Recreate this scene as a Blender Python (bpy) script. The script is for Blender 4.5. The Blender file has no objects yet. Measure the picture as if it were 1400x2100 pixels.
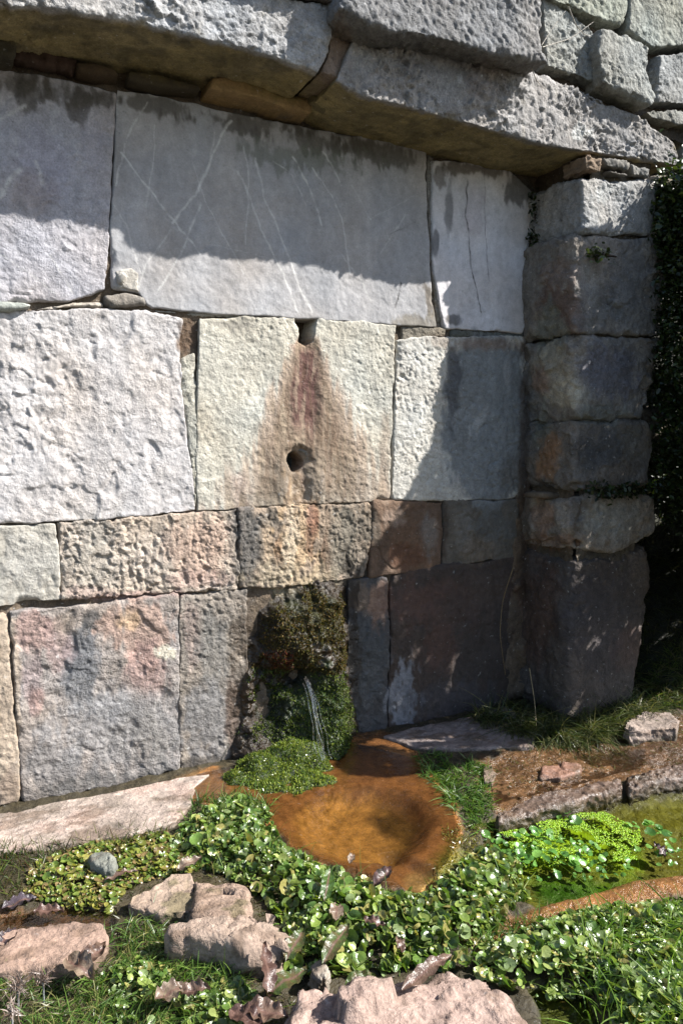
import bpy, math, random
import numpy as np
from mathutils import Matrix, Vector
random.seed(7)
rng = np.random.default_rng(7)
C0 = bpy.context.scene.collection
SC = bpy.context.scene

# ------------------------------------------------------------------ camera
# world: X along the niche wall (to the right), Y into the wall, Z up, metres.  The back wall of the niche is the plane Y=0.
FPX, CX, CY, EYE = 1500.0, 700.0, 1050.0, 1.15
pitch = math.atan((CY - 890.0) / FPX)
yaw = math.atan((3650.0 - CX) / (FPX / math.cos(pitch)))
RIGHT = np.array([math.sin(yaw), -math.cos(yaw), 0.0])
FWD = np.array([math.cos(yaw) * math.cos(pitch), math.sin(yaw) * math.cos(pitch), -math.sin(pitch)])
UP = np.cross(RIGHT, FWD)
CAM = np.array([0.0, -2.38676405, EYE])
cd = bpy.data.cameras.new("camera"); cam = bpy.data.objects.new("camera", cd); C0.objects.link(cam)
cd.sensor_fit = 'HORIZONTAL'; cd.sensor_width = 36.0; cd.lens = 36.0 * FPX / 1400.0
cd.clip_start = 0.05; cd.clip_end = 500
m = Matrix.Identity(4)
for i in range(3):
    m[i][0] = RIGHT[i]; m[i][1] = UP[i]; m[i][2] = -FWD[i]; m[i][3] = CAM[i]
cam.matrix_world = m
SC.camera = cam

# ------------------------------------------------------------------ light
SUN = np.array([0.60440935, -0.40858283, 0.68392208])
sl = bpy.data.lights.new("sun", 'SUN'); sun = bpy.data.objects.new("sun", sl); C0.objects.link(sun)
sl.energy = 5.0; sl.angle = math.radians(0.53); sl.color = (1.0, 0.965, 0.91)
sun.rotation_euler = Vector(SUN).to_track_quat('Z', 'Y').to_euler()
w = bpy.data.worlds.new("World"); SC.world = w; w.use_nodes = True
nt = w.node_tree
bg = nt.nodes.get("Background") or nt.nodes.new("ShaderNodeBackground")
sky = nt.nodes.new("ShaderNodeTexSky"); sky.sky_type = 'NISHITA'; sky.sun_disc = False
sky.sun_elevation = math.asin(SUN[2]); sky.sun_rotation = math.atan2(SUN[0], SUN[1])
nt.links.new(sky.outputs[0], bg.inputs[0]); bg.inputs[1].default_value = 0.085
out = nt.nodes.get("World Output") or nt.nodes.new("ShaderNodeOutputWorld")
nt.links.new(bg.outputs[0], out.inputs[0])
SC.view_settings.view_transform = 'Standard'; SC.view_settings.look = 'None'
SC.view_settings.exposure = 1.33; SC.view_settings.gamma = 1.0
SC.view_settings.use_curve_mapping = False

# ------------------------------------------------------------------ measuring helpers
def ray(px, py):
    px = np.asarray(px, float); py = np.asarray(py, float)
    return FWD * FPX + RIGHT * (px - CX)[..., None] - UP * (py - CY)[..., None]
def onplane(px, py, axis, c):
    d = ray(px, py); t = (c - CAM[axis]) / d[..., axis]
    return CAM + d * t[..., None]
def W(px, py, c=0.0): return onplane(px, py, 1, c)
def G(px, py, c=0.0): return onplane(px, py, 2, c)
def proj(P):
    v = P - CAM; z = v @ FWD
    return CX + FPX * (v @ RIGHT) / z, CY - FPX * (v @ UP) / z

def srgb(r, g, b, k=1.0):
    c = np.array([r, g, b], float) / 255.0
    return np.where(c <= 0.04045, c / 12.92, ((c + 0.055) / 1.055) ** 2.4) * k

# ------------------------------------------------------------------ noise
_p = rng.permutation(256).astype(np.int32); PERM = np.concatenate([_p, _p])
_g = rng.normal(size=(256, 3)); GRAD = (_g / np.linalg.norm(_g, axis=1)[:, None]).astype(np.float32)
def pn(P, seed=0):
    P = P + seed * 17.137
    F = np.floor(P); f = (P - F).astype(np.float32); I = F.astype(np.int32) & 255
    u = f * f * f * (f * (f * 6 - 15) + 10)
    x0, y0, z0 = I[:, 0], I[:, 1], I[:, 2]; x1 = (x0 + 1) & 255; y1 = (y0 + 1) & 255; z1 = (z0 + 1) & 255
    def corner(a, b, c, da, db, dc):
        g = GRAD[PERM[PERM[PERM[a] + b] + c]]
        return g[:, 0] * (f[:, 0] - da) + g[:, 1] * (f[:, 1] - db) + g[:, 2] * (f[:, 2] - dc)
    ux, uy, uz = u[:, 0], u[:, 1], u[:, 2]
    a = corner(x0, y0, z0, 0, 0, 0); b = corner(x1, y0, z0, 1, 0, 0); n0 = a + ux * (b - a)
    a = corner(x0, y1, z0, 0, 1, 0); b = corner(x1, y1, z0, 1, 1, 0); n1 = a + ux * (b - a)
    a = corner(x0, y0, z1, 0, 0, 1); b = corner(x1, y0, z1, 1, 0, 1); n2 = a + ux * (b - a)
    a = corner(x0, y1, z1, 0, 1, 1); b = corner(x1, y1, z1, 1, 1, 1); n3 = a + ux * (b - a)
    n0 = n0 + uy * (n1 - n0); n2 = n2 + uy * (n3 - n2)
    return (n0 + uz * (n2 - n0)) * 1.6
def fbm(P, freq, octv=3, seed=0, gain=0.5, aniso=None):
    Q = P * freq if aniso is None else P * freq * np.array(aniso)
    s = 0; a = 1.0
    for o in range(octv):
        s = s + a * pn(Q, seed + o * 3.1); Q = Q * 2.03; a *= gain
    return s
JIT = rng.uniform(-.5, .5, (256, 3)); TLT = rng.normal(0, 1, (256, 3))
def facet(P, size, seed=0, aniso=(1, 1, 1), warp=.35):
    """chipped stone: every cell of a jittered lattice is a small tilted plane, so cell borders become sharp steps."""
    Q = P / size * np.array(aniso) + seed * 7.31
    Q = Q + warp * np.stack([pn(Q * .9, seed + 1), pn(Q * .9, seed + 2), pn(Q * .9, seed + 3)], 1)
    B = np.floor(Q - .5).astype(np.int64); best = np.full(len(Q), 9e9); h = np.zeros(len(Q)); b2 = np.full(len(Q), 9e9)
    for i in (0, 1):
        for j in (0, 1):
            for k in (0, 1):
                c = B + np.array([i, j, k]); id_ = PERM[PERM[PERM[c[:, 0] & 255] + (c[:, 1] & 255)] + (c[:, 2] & 255)]
                d = Q - (c + .5 + JIT[id_] * .8); r = (d * d).sum(1); v = (d * TLT[id_]).sum(1) * .5 + JIT[id_][:, 0] * .5
                m_ = r < best; b2 = np.where(m_, best, np.minimum(b2, r)); h = np.where(m_, v, h); best = np.where(m_, r, best)
    return h
def sstep(a, b, x):
    t = np.clip((x - a) / (b - a), 0, 1); return t * t * (3 - 2 * t)

# ------------------------------------------------------------------ mesh helpers
def fastmesh(name, V, F, col=None, wet=None, smooth=True):
    V = np.ascontiguousarray(V, np.float32); F = np.ascontiguousarray(F, np.int32); k = F.shape[1]
    me = bpy.data.meshes.new(name)
    me.vertices.add(len(V)); me.vertices.foreach_set('co', V.ravel())
    me.loops.add(F.size); me.loops.foreach_set('vertex_index', F.ravel())
    me.polygons.add(len(F)); me.polygons.foreach_set('loop_start', np.arange(0, F.size, k, dtype=np.int32))
    me.polygons.foreach_set('loop_total', np.full(len(F), k, np.int32))
    if smooth: me.polygons.foreach_set('use_smooth', np.ones(len(F), bool))
    me.update(calc_edges=True)
    if col is not None:
        a = me.color_attributes.new('Col', 'FLOAT_COLOR', 'POINT')
        c = np.ones((len(V), 4), np.float32); c[:, :3] = np.clip(col, 0, 1)
        if wet is not None: c[:, 3] = np.clip(wet, 0, 1)
        else: c[:, 3] = 0
        a.data.foreach_set('color', c.ravel())
    return me
def link(name, me, mat=None, parent=None, **props):
    o = bpy.data.objects.new(name, me); C0.objects.link(o)
    if mat is not None and me is not None and not me.materials: me.materials.append(mat)
    if parent is not None: o.parent = parent
    for k_, v in props.items(): o[k_] = v
    return o
def thing(name, label, cat, loc=(0, 0, 0), group=None):
    o = bpy.data.objects.new(name, None); C0.objects.link(o); o.location = loc
    o['label'] = label; o['category'] = cat
    if group: o['group'] = group
    return o

# ------------------------------------------------------------------ materials
def newmat(name):
    mt = bpy.data.materials.new(name); mt.use_nodes = True
    n = mt.node_tree.nodes; l = mt.node_tree.links
    return mt, n, l, n["Principled BSDF"]
def mixc(n, l, fac, a, b, blend='MIX'):
    x = n.new("ShaderNodeMix"); x.data_type = 'RGBA'; x.blend_type = blend
    for s, v in ((x.inputs[0], fac), (x.inputs[6], a), (x.inputs[7], b)):
        if hasattr(v, 'is_output'): l.new(v, s)
        elif isinstance(v, (int, float)): s.default_value = v
        else: s.default_value = (*v, 1)
    return x.outputs[2]
def tex(n, l, vec, scale, detail=4, rough=0.6, dist=0):
    t = n.new("ShaderNodeTexNoise"); t.inputs['Scale'].default_value = scale
    t.inputs['Detail'].default_value = detail; t.inputs['Roughness'].default_value = rough
    t.inputs['Distortion'].default_value = dist; l.new(vec, t.inputs['Vector']); return t
def ramp(n, l, fac, stops):
    r = n.new("ShaderNodeValToRGB"); e = r.color_ramp.elements
    while len(e) < len(stops): e.new(0.5)
    for i, (p, c) in enumerate(stops):
        e[i].position = p; e[i].color = (c, c, c, 1) if isinstance(c, (int, float)) else (*c, 1)
    l.new(fac, r.inputs[0]); return r.outputs[0]
def math_(n, l, op, a, b, clamp=False):
    x = n.new("ShaderNodeMath"); x.operation = op; x.use_clamp = clamp
    for s, v in zip(x.inputs, (a, b)):
        if hasattr(v, 'is_output'): l.new(v, s)
        else: s.default_value = v
    return x.outputs[0]
def stonemat(name, bump=0.35, grain=170, speck=0.5, dryrough=0.9, wetrough=0.22, var=0.25, bscale=1.0, chipf=.5):
    mt, n, l, bs = newmat(name)
    tc = n.new("ShaderNodeNewGeometry").outputs['Position']
    at = n.new("ShaderNodeAttribute"); at.attribute_name = 'Col'
    n1 = tex(n, l, tc, 38, 6, 0.65); n2 = tex(n, l, tc, grain, 4, 0.7); n3 = tex(n, l, tc, 90, 3, 0.5)
    v1 = ramp(n, l, n1.outputs[0], [(0.3, 1 - var), (0.7, 1 + var * 0.6)])
    v2 = ramp(n, l, n2.outputs[0], [(0.3, 1 - var * 0.9), (0.72, 1 + var * 0.7)])
    c = mixc(n, l, 1.0, at.outputs['Color'], v1, 'MULTIPLY'); c = mixc(n, l, 1.0, c, v2, 'MULTIPLY')
    dk = ramp(n, l, n3.outputs[0], [(0.27, speck * 0.8), (0.36, 0.0)])
    c = mixc(n, l, dk, c, (0.035, 0.033, 0.03))
    lt = ramp(n, l, tex(n, l, tc, 61, 3, 0.6).outputs[0], [(0.66, 0.0), (0.74, speck * 0.55)])
    c = mixc(n, l, lt, c, (0.62, 0.62, 0.6))
    l.new(c, bs.inputs['Base Color'])
    wet = at.outputs['Alpha']
    r = math_(n, l, 'MULTIPLY', wet, wetrough - dryrough); r = math_(n, l, 'ADD', r, dryrough)
    l.new(r, bs.inputs['Roughness'])
    bs.inputs['Specular IOR Level'].default_value = 0.4
    vo = n.new("ShaderNodeTexVoronoi"); vo.feature = 'F1'; vo.inputs['Scale'].default_value = 75
    wv = n.new("ShaderNodeVectorMath"); wv.operation = 'MULTIPLY_ADD'; l.new(n3.outputs[1], wv.inputs[0]); wv.inputs[1].default_value = (.02, .02, .02); l.new(tc, wv.inputs[2])
    l.new(wv.outputs[0], vo.inputs['Vector'])
    h = math_(n, l, 'MULTIPLY', n2.outputs[0], 0.6)
    h = math_(n, l, 'ADD', h, n1.outputs[0])
    h = math_(n, l, 'ADD', h, math_(n, l, 'MULTIPLY', vo.outputs['Distance'], chipf))
    pt = ramp(n, l, tex(n, l, tc, 150, 2, 0.5).outputs[0], [(0.30, 0.0), (0.40, 1.0)])
    h = math_(n, l, 'ADD', h, math_(n, l, 'MULTIPLY', pt, .18))
    patchy = ramp(n, l, tex(n, l, tc, 7, 4, 0.6).outputs[0], [(0.36, 0.25), (0.62, 1.0)])
    h = math_(n, l, 'MULTIPLY', h, patchy)
    h = math_(n, l, 'MULTIPLY', h, ramp(n, l, wet, [(0.92, 1.0), (0.985, 0.15)]))
    b = n.new("ShaderNodeBump"); b.inputs['Strength'].default_value = bump; b.inputs['Distance'].default_value = 0.012 * bscale
    l.new(h, b.inputs['Height']); l.new(b.outputs[0], bs.inputs['Normal'])
    return mt
M_stone = stonemat("limestone", bump=.55, chipf=.25)
M_smooth = stonemat("smooth_limestone", bump=0.22, speck=0.3, var=0.16, chipf=.1)
M_rough = stonemat("weathered_limestone", bump=0.85, speck=0.75, var=0.34, chipf=.35)
M_mortar = stonemat("lime_mortar", bump=0.8, grain=260, speck=0.7, var=0.35)
M_mud = stonemat("wet_earth", bump=0.7, grain=200, speck=0.35, wetrough=0.12, var=0.4)
M_rock = stonemat("pink_rock", bump=0.7, speck=0.3, var=0.3)

def leafmat(name, rough=0.35, trans=0.35, spec=0.5, bump=0.0):
    mt, n, l, bs = newmat(name)
    at = n.new("ShaderNodeAttribute"); at.attribute_name = 'Col'
    tc = n.new("ShaderNodeNewGeometry").outputs['Position']
    v = ramp(n, l, tex(n, l, tc, 120, 3, 0.6).outputs[0], [(0.3, 0.75), (0.7, 1.2)])
    c = mixc(n, l, 1.0, at.outputs['Color'], v, 'MULTIPLY')
    l.new(c, bs.inputs['Base Color']); bs.inputs['Roughness'].default_value = rough
    bs.inputs['Specular IOR Level'].default_value = spec
    if bump:
        b = n.new("ShaderNodeBump"); b.inputs['Strength'].default_value = bump; b.inputs['Distance'].default_value = 0.004
        l.new(tex(n, l, tc, 160, 2, 0.6).outputs[0], b.inputs['Height']); l.new(b.outputs[0], bs.inputs['Normal'])
    tr = n.new("ShaderNodeBsdfTranslucent"); c2 = mixc(n, l, 1.0, c, (1.3, 1.35, 0.6), 'MULTIPLY'); l.new(c2, tr.inputs[0])
    ms = n.new("ShaderNodeMixShader"); ms.inputs[0].default_value = trans
    l.new(bs.outputs[0], ms.inputs[1]); l.new(tr.outputs[0], ms.inputs[2])
    l.new(ms.outputs[0], n["Material Output"].inputs[0])
    return mt
M_cress = leafmat("cress_leaf", 0.3, 0.3, 0.6, 0.3)
M_grass = leafmat("grass_blade", 0.4, 0.35, 0.4)
M_moss = leafmat("moss", 0.55, 0.25, 0.35)
M_wetmoss = leafmat("wet_moss", 0.27, 0.25, 0.6)
M_dead = leafmat("dead_leaf", 0.38, 0.12, 0.5, 0.5)
M_bush = leafmat("bush_leaf", 0.38, 0.25, 0.5)

def watermat(name, tint, gl=1.0, bump=0.25, scale=26, dist=0.006):
    mt, n, l, bs = newmat(name); n.remove(bs)
    tr = n.new("ShaderNodeBsdfTransparent"); tr.inputs[0].default_value = (*tint, 1)
    g = n.new("ShaderNodeBsdfGlossy"); g.inputs['Roughness'].default_value = 0.03
    fr = n.new("ShaderNodeFresnel"); fr.inputs[0].default_value = 1.33
    tc = n.new("ShaderNodeNewGeometry").outputs['Position']
    t = tex(n, l, tc, scale, 3, 0.5, 0.6)
    b = n.new("ShaderNodeBump"); b.inputs['Strength'].default_value = bump; b.inputs['Distance'].default_value = dist
    l.new(t.outputs[0], b.inputs['Height'])
    l.new(b.outputs[0], g.inputs['Normal'])
    ms = n.new("ShaderNodeMixShader"); f2 = math_(n, l, 'MULTIPLY', fr.outputs[0], gl, True)
    l.new(f2, ms.inputs[0]); l.new(tr.outputs[0], ms.inputs[1]); l.new(g.outputs[0], ms.inputs[2])
    l.new(ms.outputs[0], n["Material Output"].inputs[0])
    return mt
M_water = watermat("spring_water", (0.95, 0.92, 0.86), gl=2.6, bump=0.5, scale=26, dist=.008)
M_pond = watermat("pond_water", (0.85, 0.88, 0.65), bump=0.1, scale=14)
M_fall = watermat("falling_water", (0.93, 0.95, 0.94), gl=3.2, bump=0.5, scale=60)

# ------------------------------------------------------------------ wall paint: stains and natural colour of each stone
K = 0.55
BL = []      # (cx, cy, rx, ry, rot, colour, strength, soft)
def blob(cx, cy, rx, ry, c, s=0.8, soft=0.5, rot=0.0, rag=0.35): BL.append((cx, cy, rx, ry, rot, srgb(*c, k=K), s, soft, rag))
def segdist(px, py, pts):
    d = np.full(px.shape, 1e9)
    for (ax, ay), (bx, by) in zip(pts[:-1], pts[1:]):
        vx, vy = bx - ax, by - ay; L = vx * vx + vy * vy + 1e-9
        t = np.clip(((px - ax) * vx + (py - ay) * vy) / L, 0, 1)
        d = np.minimum(d, np.hypot(px - ax - t * vx, py - ay - t * vy))
    return d
def inside(px, py, poly):
    r = np.zeros(px.shape, bool); j = len(poly) - 1
    for i in range(len(poly)):
        xi, yi = poly[i]; xj, yj = poly[j]
        c = ((yi > py) != (yj > py)) & (px < (xj - xi) * (py - yi) / (yj - yi + 1e-12) + xi)
        r ^= c; j = i
    return r
def sdist(px, py, poly):      # positive inside
    d = segdist(px, py, list(poly) + [poly[0]])
    return np.where(inside(px, py, poly), d, -d)

# dark lichen and soot along the top of the niche wall
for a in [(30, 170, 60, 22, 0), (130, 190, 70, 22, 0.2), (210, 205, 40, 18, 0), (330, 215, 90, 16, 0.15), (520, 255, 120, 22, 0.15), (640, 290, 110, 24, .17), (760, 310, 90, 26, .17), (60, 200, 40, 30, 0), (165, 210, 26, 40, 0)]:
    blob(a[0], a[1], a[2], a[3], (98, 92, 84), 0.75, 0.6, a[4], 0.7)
blob(620, 320, 120, 30, (128, 132, 120), .6, .6, .15, .8); blob(960, 345, 60, 14, (110, 100, 88), .8, .6, .1, .6)
blob(1065, 390, 26, 36, (105, 102, 98), .8, .5, .5, .5); blob(905, 360, 16, 30, (120, 112, 105), .7, .6, 0, .6)
blob(920, 430, 9, 60, (120, 120, 122), .7, .6); blob(895, 500, 7, 30, (105, 105, 108), .8, .5)
blob(880, 610, 12, 34, (120, 108, 92), .8, .5, 0, .7); blob(930, 655, 18, 12, (95, 95, 98), .8, .5)
blob(975, 430, 25, 60, (225, 215, 222), .5, .8)
blob(80, 330, 70, 90, (188, 186, 205), .45, .8); blob(60, 400, 50, 50, (178, 160, 150), .4, .8); blob(190, 310, 30, 80, (188, 184, 196), .4, .8)
# joints mortar
blob(862, 662, 50, 22, (150, 142, 128), .8, .5, 0, .6); blob(480, 665, 70, 9, (165, 160, 150), .6, .6)
# rust fan below the notch
def fan(px, py, P, col):
    wob = fbm(P, 12, 3, 51, aniso=(1, 1, .3)) * 20; st = fbm(P, 46, 3, 77, aniso=(1.5, 1, .16)); s2 = fbm(P, 20, 3, 78, aniso=(1.4, 1, .2))
    t = np.clip((py - 680) / 350.0, 0, 1.3); x0 = 630 + 2 * t
    hw = 14 + 144 * t
    s = np.abs(px - x0) / hw + wob / 110.0 * (.5 + t) + st * .24
    fade = sstep(676, 705, py) * (1 - .35 * sstep(900, 1040, py))
    mk = (1 - sstep(0.62, 1.12, s)) * fade
    def mix(col, c, m): return col * (1 - m[:, None]) + c * m[:, None]
    col = mix(col, srgb(160, 137, 114, K), mk * .9)
    col = mix(col, srgb(196, 168, 146, K), (sstep(.55, .9, s) * (1 - sstep(.95, 1.3, s))) * fade * .55)
    w2 = 20 + 13 * np.sin(np.clip((py - 690) / 240, 0, 1) * 3.14)
    core = (1 - sstep(.4, 1.2, np.abs(px - 633 - 7 * np.sin(py / 47)) / w2 + st * .5 + s2 * .3)) * sstep(700, 730, py) * (1 - sstep(840, 930, py + wob * 2)) * .95
    col = mix(col, srgb(112, 76, 70, K), core)
    col = mix(col, srgb(120, 94, 74, K), sstep(.10, .5, st) * mk * .55)
    col = mix(col, srgb(216, 196, 168, K), sstep(.12, .5, -st) * mk * .35)
    lo = sstep(880, 990, py) * mk; return mix(col, srgb(140, 124, 104, K), lo * sstep(-.1, .4, s2) * .6)
blob(640, 965, 48, 60, (176, 178, 176), .75, .6); blob(590, 985, 24, 50, (196, 196, 192), .6, .6)
blob(612, 1000, 22, 38, (150, 104, 78), .8, .5); blob(606, 948, 17, 20, (70, 78, 78), .8, .5)
blob(560, 1000, 45, 30, (150, 142, 130), .5, .7); blob(490, 1000, 22, 50, (205, 178, 168), .5, .8); blob(700, 1000, 60, 30, (140, 128, 112), .5, .7)
blob(790, 940, 12, 110, (176, 156, 136), .6, .7); blob(625, 712, 26, 14, (212, 178, 160), .7, .6)
blob(382, 690, 22, 36, (128, 104, 84), .85, .5)
# right half of the middle row (darker, blue grey) and its stains
blob(1000, 860, 94, 190, (150, 154, 156), .92, .15, 0, .1); blob(930, 780, 16, 100, (92, 92, 96), .7, .6)
blob(1000, 705, 80, 16, (165, 138, 118), .6, .7); blob(1050, 980, 30, 50, (120, 112, 100), .5, .7); blob(1040, 760, 9, 26, (195, 195, 195), .6, .6)
blob(985, 860, 12, 34, (205, 205, 202), .5, .6, .5, .6); blob(905, 700, 30, 14, (150, 128, 108), .5, .6)
# row C
blob(60, 1150, 62, 80, (216, 212, 204), .6, .7); blob(200, 1150, 60, 60, (206, 200, 188), .5, .7)
blob(300, 1140, 95, 60, (222, 208, 194), .6, .7); blob(410, 1110, 75, 75, (220, 188, 168), .7, .7); blob(200, 1100, 60, 40, (180, 176, 168), .5, .7, 0, .6); blob(400, 1190, 80, 18, (205, 172, 160), .5, .7)
blob(170, 1215, 60, 16, (192, 166, 156), .6, .7); blob(280, 1222, 130, 10, (176, 146, 138), .7, .7, -.05)
blob(507, 1120, 28, 95, (112, 112, 110), .7, .6); blob(560, 1065, 40, 24, (110, 108, 102), .6, .6); blob(545, 1120, 16, 60, (205, 180, 150), .5, .7)
blob(612, 1120, 50, 130, (216, 186, 150), .95, .5, 0, .8); blob(570, 1150, 10, 70, (150, 116, 88), .6, .6, 0, .8); blob(668, 1120, 12, 90, (128, 100, 80), .7, .6, 0, .8); blob(596, 1100, 16, 70, (236, 220, 196), .6, .6, 0, .7); blob(640, 1090, 14, 50, (140, 100, 80), .6, .6, 0, .7); blob(500, 1100, 36, 110, (124, 120, 116), .6, .7, 0, .6); blob(720, 1120, 40, 90, (140, 132, 120), .6, .7, 0, .6); blob(600, 1180, 90, 30, (206, 188, 158), .6, .7, 0, .6); blob(640, 1060, 16, 34, (148, 96, 78), .5, .6); blob(700, 1100, 34, 80, (142, 136, 122), .6, .6)
blob(760, 1075, 30, 50, (118, 112, 100), .5, .6); blob(560, 1180, 40, 40, (190, 176, 154), .6, .7)
blob(850, 1110, 60, 60, (128, 98, 76), .6, .6); blob(830, 1140, 50, 26, (124, 84, 62), .6, .6); blob(800, 1060, 30, 22, (184, 160, 142), .7, .6)
blob(880, 1090, 20, 50, (160, 156, 150), .5, .6); blob(950, 1080, 22, 55, (150, 146, 140), .4, .6); blob(1010, 1080, 40, 40, (118, 122, 122), .5, .6); blob(980, 1130, 40, 30, (150, 132, 112), .4, .6)
blob(912, 1090, 9, 60, (80, 66, 54), .7, .6)
# row D
blob(20, 1400, 24, 200, (206, 188, 168), .8, .4); blob(20, 1620, 26, 40, (150, 130, 116), .6, .6)
blob(68, 1300, 40, 50, (200, 168, 158), .8, .5); blob(66, 1400, 24, 60, (176, 156, 156), .6, .6); blob(75, 1440, 18, 30, (186, 150, 140), .6, .6)
blob(165, 1370, 46, 90, (124, 128, 134), .8, .5); blob(120, 1330, 30, 60, (190, 160, 156), .5, .6); blob(135, 1280, 22, 26, (150, 136, 122), .6, .6); blob(185, 1270, 22, 24, (88, 90, 92), .7, .5)
blob(290, 1300, 70, 70, (206, 176, 160), .85, .5, 0, .5); blob(265, 1275, 26, 24, (224, 190, 150), .6, .6); blob(300, 1370, 50, 60, (188, 156, 148), .7, .6)
blob(342, 1338, 24, 16, (236, 228, 208), .95, .4, 0, .5); blob(230, 1500, 150, 90, (168, 166, 166), .75, .6); blob(120, 1560, 80, 60, (158, 156, 156), .7, .6)
blob(210, 1450, 60, 30, (176, 176, 178), .5, .7); blob(300, 1520, 60, 50, (140, 136, 130), .5, .7); blob(210, 1610, 170, 22, (108, 106, 104), .6, .6, -.15)
blob(395, 1300, 22, 80, (170, 150, 142), .6, .6); blob(440, 1330, 40, 100, (140, 138, 134), .7, .6); blob(430, 1480, 55, 80, (146, 144, 144), .8, .5); blob(420, 1570, 50, 16, (66, 62, 58), .7, .6)
blob(480, 1480, 20, 110, (112, 84, 64), .7, .6); blob(485, 1330, 22, 60, (150, 136, 120), .6, .6)
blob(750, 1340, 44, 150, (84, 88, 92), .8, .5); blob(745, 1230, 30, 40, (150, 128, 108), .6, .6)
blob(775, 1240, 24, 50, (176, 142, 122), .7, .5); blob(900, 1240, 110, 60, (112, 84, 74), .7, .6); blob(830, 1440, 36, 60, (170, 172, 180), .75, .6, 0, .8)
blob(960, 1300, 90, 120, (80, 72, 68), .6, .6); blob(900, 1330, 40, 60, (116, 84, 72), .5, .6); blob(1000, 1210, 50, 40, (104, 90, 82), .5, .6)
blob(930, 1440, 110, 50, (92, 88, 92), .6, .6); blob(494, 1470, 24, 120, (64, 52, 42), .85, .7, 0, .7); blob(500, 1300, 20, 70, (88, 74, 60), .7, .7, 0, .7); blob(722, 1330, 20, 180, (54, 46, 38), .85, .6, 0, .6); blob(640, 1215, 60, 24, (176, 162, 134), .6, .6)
# pillar
blob(1150, 640, 50, 60, (122, 92, 80), .7, .4); blob(1130, 680, 40, 60, (150, 152, 140), .8, .4, 0, .4); blob(1150, 560, 40, 40, (150, 128, 116), .6, .6)
blob(1135, 760, 44, 54, (186, 178, 160), .75, .6); blob(1165, 810, 44, 38, (222, 214, 194), .75, .6); blob(1250, 760, 70, 60, (120, 122, 140), .6, .6)
blob(1160, 820, 26, 22, (206, 196, 176), .7, .6, 0, .8); blob(1220, 640, 60, 40, (130, 134, 136), .5, .6, 0, .8); blob(1215, 600, 18, 60, (176, 172, 166), .5, .6, 0, .8); blob(1290, 560, 50, 60, (118, 120, 124), .5, .6, 0, .6); blob(1110, 780, 20, 30, (150, 104, 84), .5, .6); blob(1230, 850, 80, 26, (136, 140, 132), .6, .6); blob(1110, 880, 20, 60, (146, 150, 140), .7, .5); blob(1125, 940, 26, 50, (180, 136, 98), .8, .6)
blob(1230, 920, 50, 50, (96, 98, 102), .7, .6); blob(1290, 900, 24, 40, (150, 148, 140), .5, .6)
blob(1110, 1060, 30, 40, (176, 132, 100), .6, .6); blob(1190, 1060, 30, 50, (96, 92, 90), .6, .6); blob(1250, 1070, 60, 46, (200, 198, 190), .8, .6); blob(1140, 1110, 60, 20, (166, 120, 90), .5, .6)
blob(1100, 1250, 50, 120, (112, 82, 66), .6, .6); blob(1220, 1280, 80, 120, (84, 78, 80), .7, .6); blob(1320, 1160, 26, 60, (140, 124, 110), .6, .6); blob(1290, 1330, 40, 60, (120, 96, 86), .5, .6)
blob(1075, 1000, 14, 300, (88, 70, 56), .7, .6)
# lintel and upper course
blob(700, 80, 28, 70, (150, 128, 112), .5, .6); blob(1000, 160, 40, 60, (160, 140, 130), .3, .6)
for a in [(40, 60), (150, 80), (300, 130), (430, 120), (560, 170), (620, 180), (760, 240), (900, 280), (1050, 310)]:
    blob(a[0], a[1], 80, 30, (150, 136, 84), .5, .7, .2)

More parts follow.
